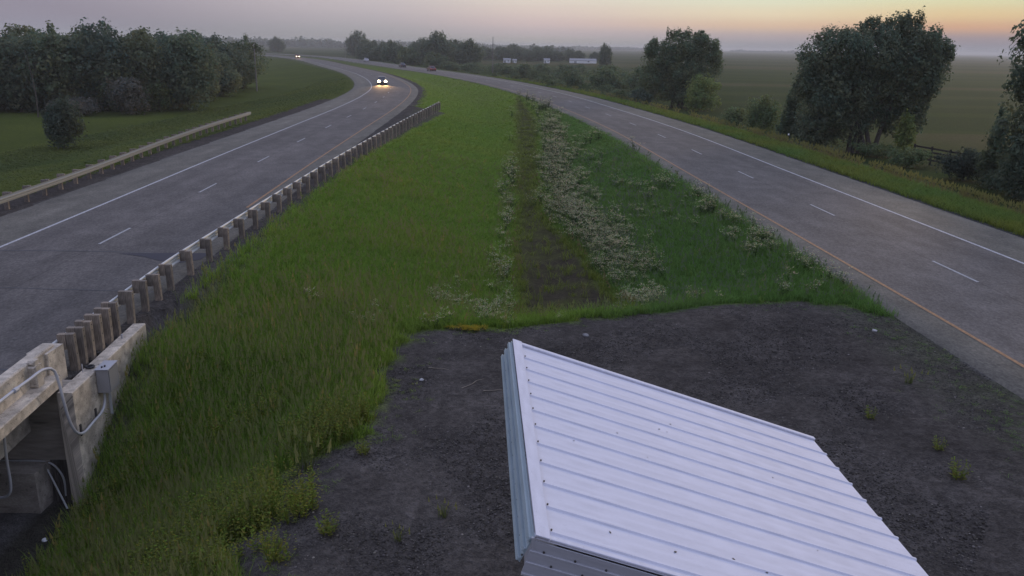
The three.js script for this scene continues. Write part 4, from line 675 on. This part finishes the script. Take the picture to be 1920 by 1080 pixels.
vehicle('car', 'dark car with glaring headlights approaching on the left carriageway', 'car', [-27.3, -173], dirL(-173), paintOf(0.04, 0.04, 0.045), { lights: 16 });
vehicle('pickup_truck', 'reddish pickup truck with headlights on coming round the far left bend', 'pickup truck', [-112, -437], dirL(-437), paintOf(0.22, 0.05, 0.04), { truck: true, lights: 4 });
vehicle('car', 'dark red car driving away, nearest on the right carriageway', 'car', [-26.4, -266], dirR(-266), paintOf(0.16, 0.03, 0.03), { tail: true });
vehicle('car', 'dark grey car driving away, middle one of three on the right carriageway', 'car', [-40.4, -303], dirR(-303), paintOf(0.05, 0.05, 0.055));
vehicle('car', 'pale car driving away, farthest of three on the right carriageway', 'car', [-68, -387], dirR(-387), paintOf(0.6, 0.6, 0.6));

// ------------------------------------------------------------------ poles, fence, marker, farm buildings
function pole(label, x, z, h, arm) {
  const p = thing('utility_pole', label, 'utility pole', [x, -2.1, z]); mesh('shaft', new THREE.CylinderGeometry(0.11, 0.17, h, 8).translate(0, h / 2, 0), M.barkPale, p);
  if (arm) { mesh('crossarm', box(2.2, 0.12, 0.1, 0, h - 0.6, 0.12), M.barkPale, p); for (const s of [-0.95, 0, 0.95]) mesh('insulator', new THREE.CylinderGeometry(0.05, 0.06, 0.18, 6).translate(s, h - 0.44, 0.12), M.galv, p); }
}
pole('tall thin pale pole beyond the bend, in front of the grove and farm', -8.7, -320, 13.2, false);
pole('weathered utility pole at the right end of the wood', -54.5, -178, 8.6, false);
pole('small distant pole beside the broad lone tree', -104, -520, 8.5, false);
{
  const f = thing('plank_fence', 'dark wooden plank fence between the ragged tree and the round black bush', 'fence', [38.6, -2.1, -80.2], -Math.atan2(10.5, 2.4));
  for (let i = 0; i < 5; i++) mesh('post', box(0.14, 1.75, 0.14, i * 2.4, 0.85, 0, 0.01), M.woodDark, f);
  for (let s = 0; s < 4; s++) for (let k = 0; k < 4; k++) mesh('plank', box(2.38, 0.16, 0.035, 1.2 + s * 2.4, 0.42 + k * 0.36, -0.09, 0.005), M.woodDark, f);
  const d = thing('delineator', 'slim marker post with white reflector in the verge beyond the right carriageway', 'marker post', [25.6, height(25.6, -78.0), -78.0]);
  mesh('post', box(0.07, 1.1, 0.03, 0, 0.55, 0), M.dark, d); mesh('reflector', box(0.14, 0.16, 0.02, 0, 1.12, 0.025), std(0.9, 0.9, 0.9, 0.3), d);
}
function farmBuilding(label, category, x, z, w, wallH, roofH, d, turn = 0) {
  const b = thing('farm_building', label, category, [x, -2.1, z], turn), wm = std(0.82, 0.82, 0.79, 0.7), rm = std(0.2, 0.2, 0.21, 0.6);
  const s = new THREE.Shape([[-d / 2, 0], [d / 2, 0], [d / 2, wallH], [0, wallH + roofH], [-d / 2, wallH]].map((p) => new THREE.Vector2(...p)));
  mesh('wall', new THREE.ExtrudeGeometry(s, { depth: w, bevelEnabled: false }).rotateY(-Math.PI / 2).translate(w / 2, 0, 0), wm, b);
  const rl = Math.hypot(d / 2 + 0.3, roofH * (1 + 0.6 / d)); for (const q of [-1, 1]) mesh('roof', box(w + 0.5, 0.1, rl).rotateX(q * Math.atan2(roofH, d / 2)).translate(0, wallH + roofH / 2 + 0.04, q * (d / 4 + 0.08)), rm, b);
  mesh('door', box(Math.min(1.6, w * 0.3), wallH * 0.75, 0.06, -w * 0.3, wallH * 0.375, d / 2 + 0.03), std(0.3, 0.3, 0.3), b);
  mesh('window', box(Math.min(1, w * 0.2), 0.5, 0.06, w * 0.2, wallH * 0.6, d / 2 + 0.03), std(0.05, 0.055, 0.06, 0.2), b);
}
farmBuilding('long low white farm building with grey roof, rightmost of the farm', 'farm building', 43.5, -556, 17, 1.7, 1.1, 8);
farmBuilding('small white farm building seen left of the thin pale pole', 'farm building', -24.5, -545, 3, 1.5, 0.6, 5);
farmBuilding('white farm building just right of the thin pale pole, wider of two', 'farm building', -5.6, -530, 4.4, 1.8, 0.7, 6);
farmBuilding('narrow white shed next to the wider white building right of the pole', 'shed', -0.9, -528, 2.4, 1.6, 0.6, 4);
farmBuilding('white farm building half hidden in trees left of the long low one', 'farm building', 19.5, -540, 3.6, 1.9, 0.8, 5);

renderer.render(scene, camera);
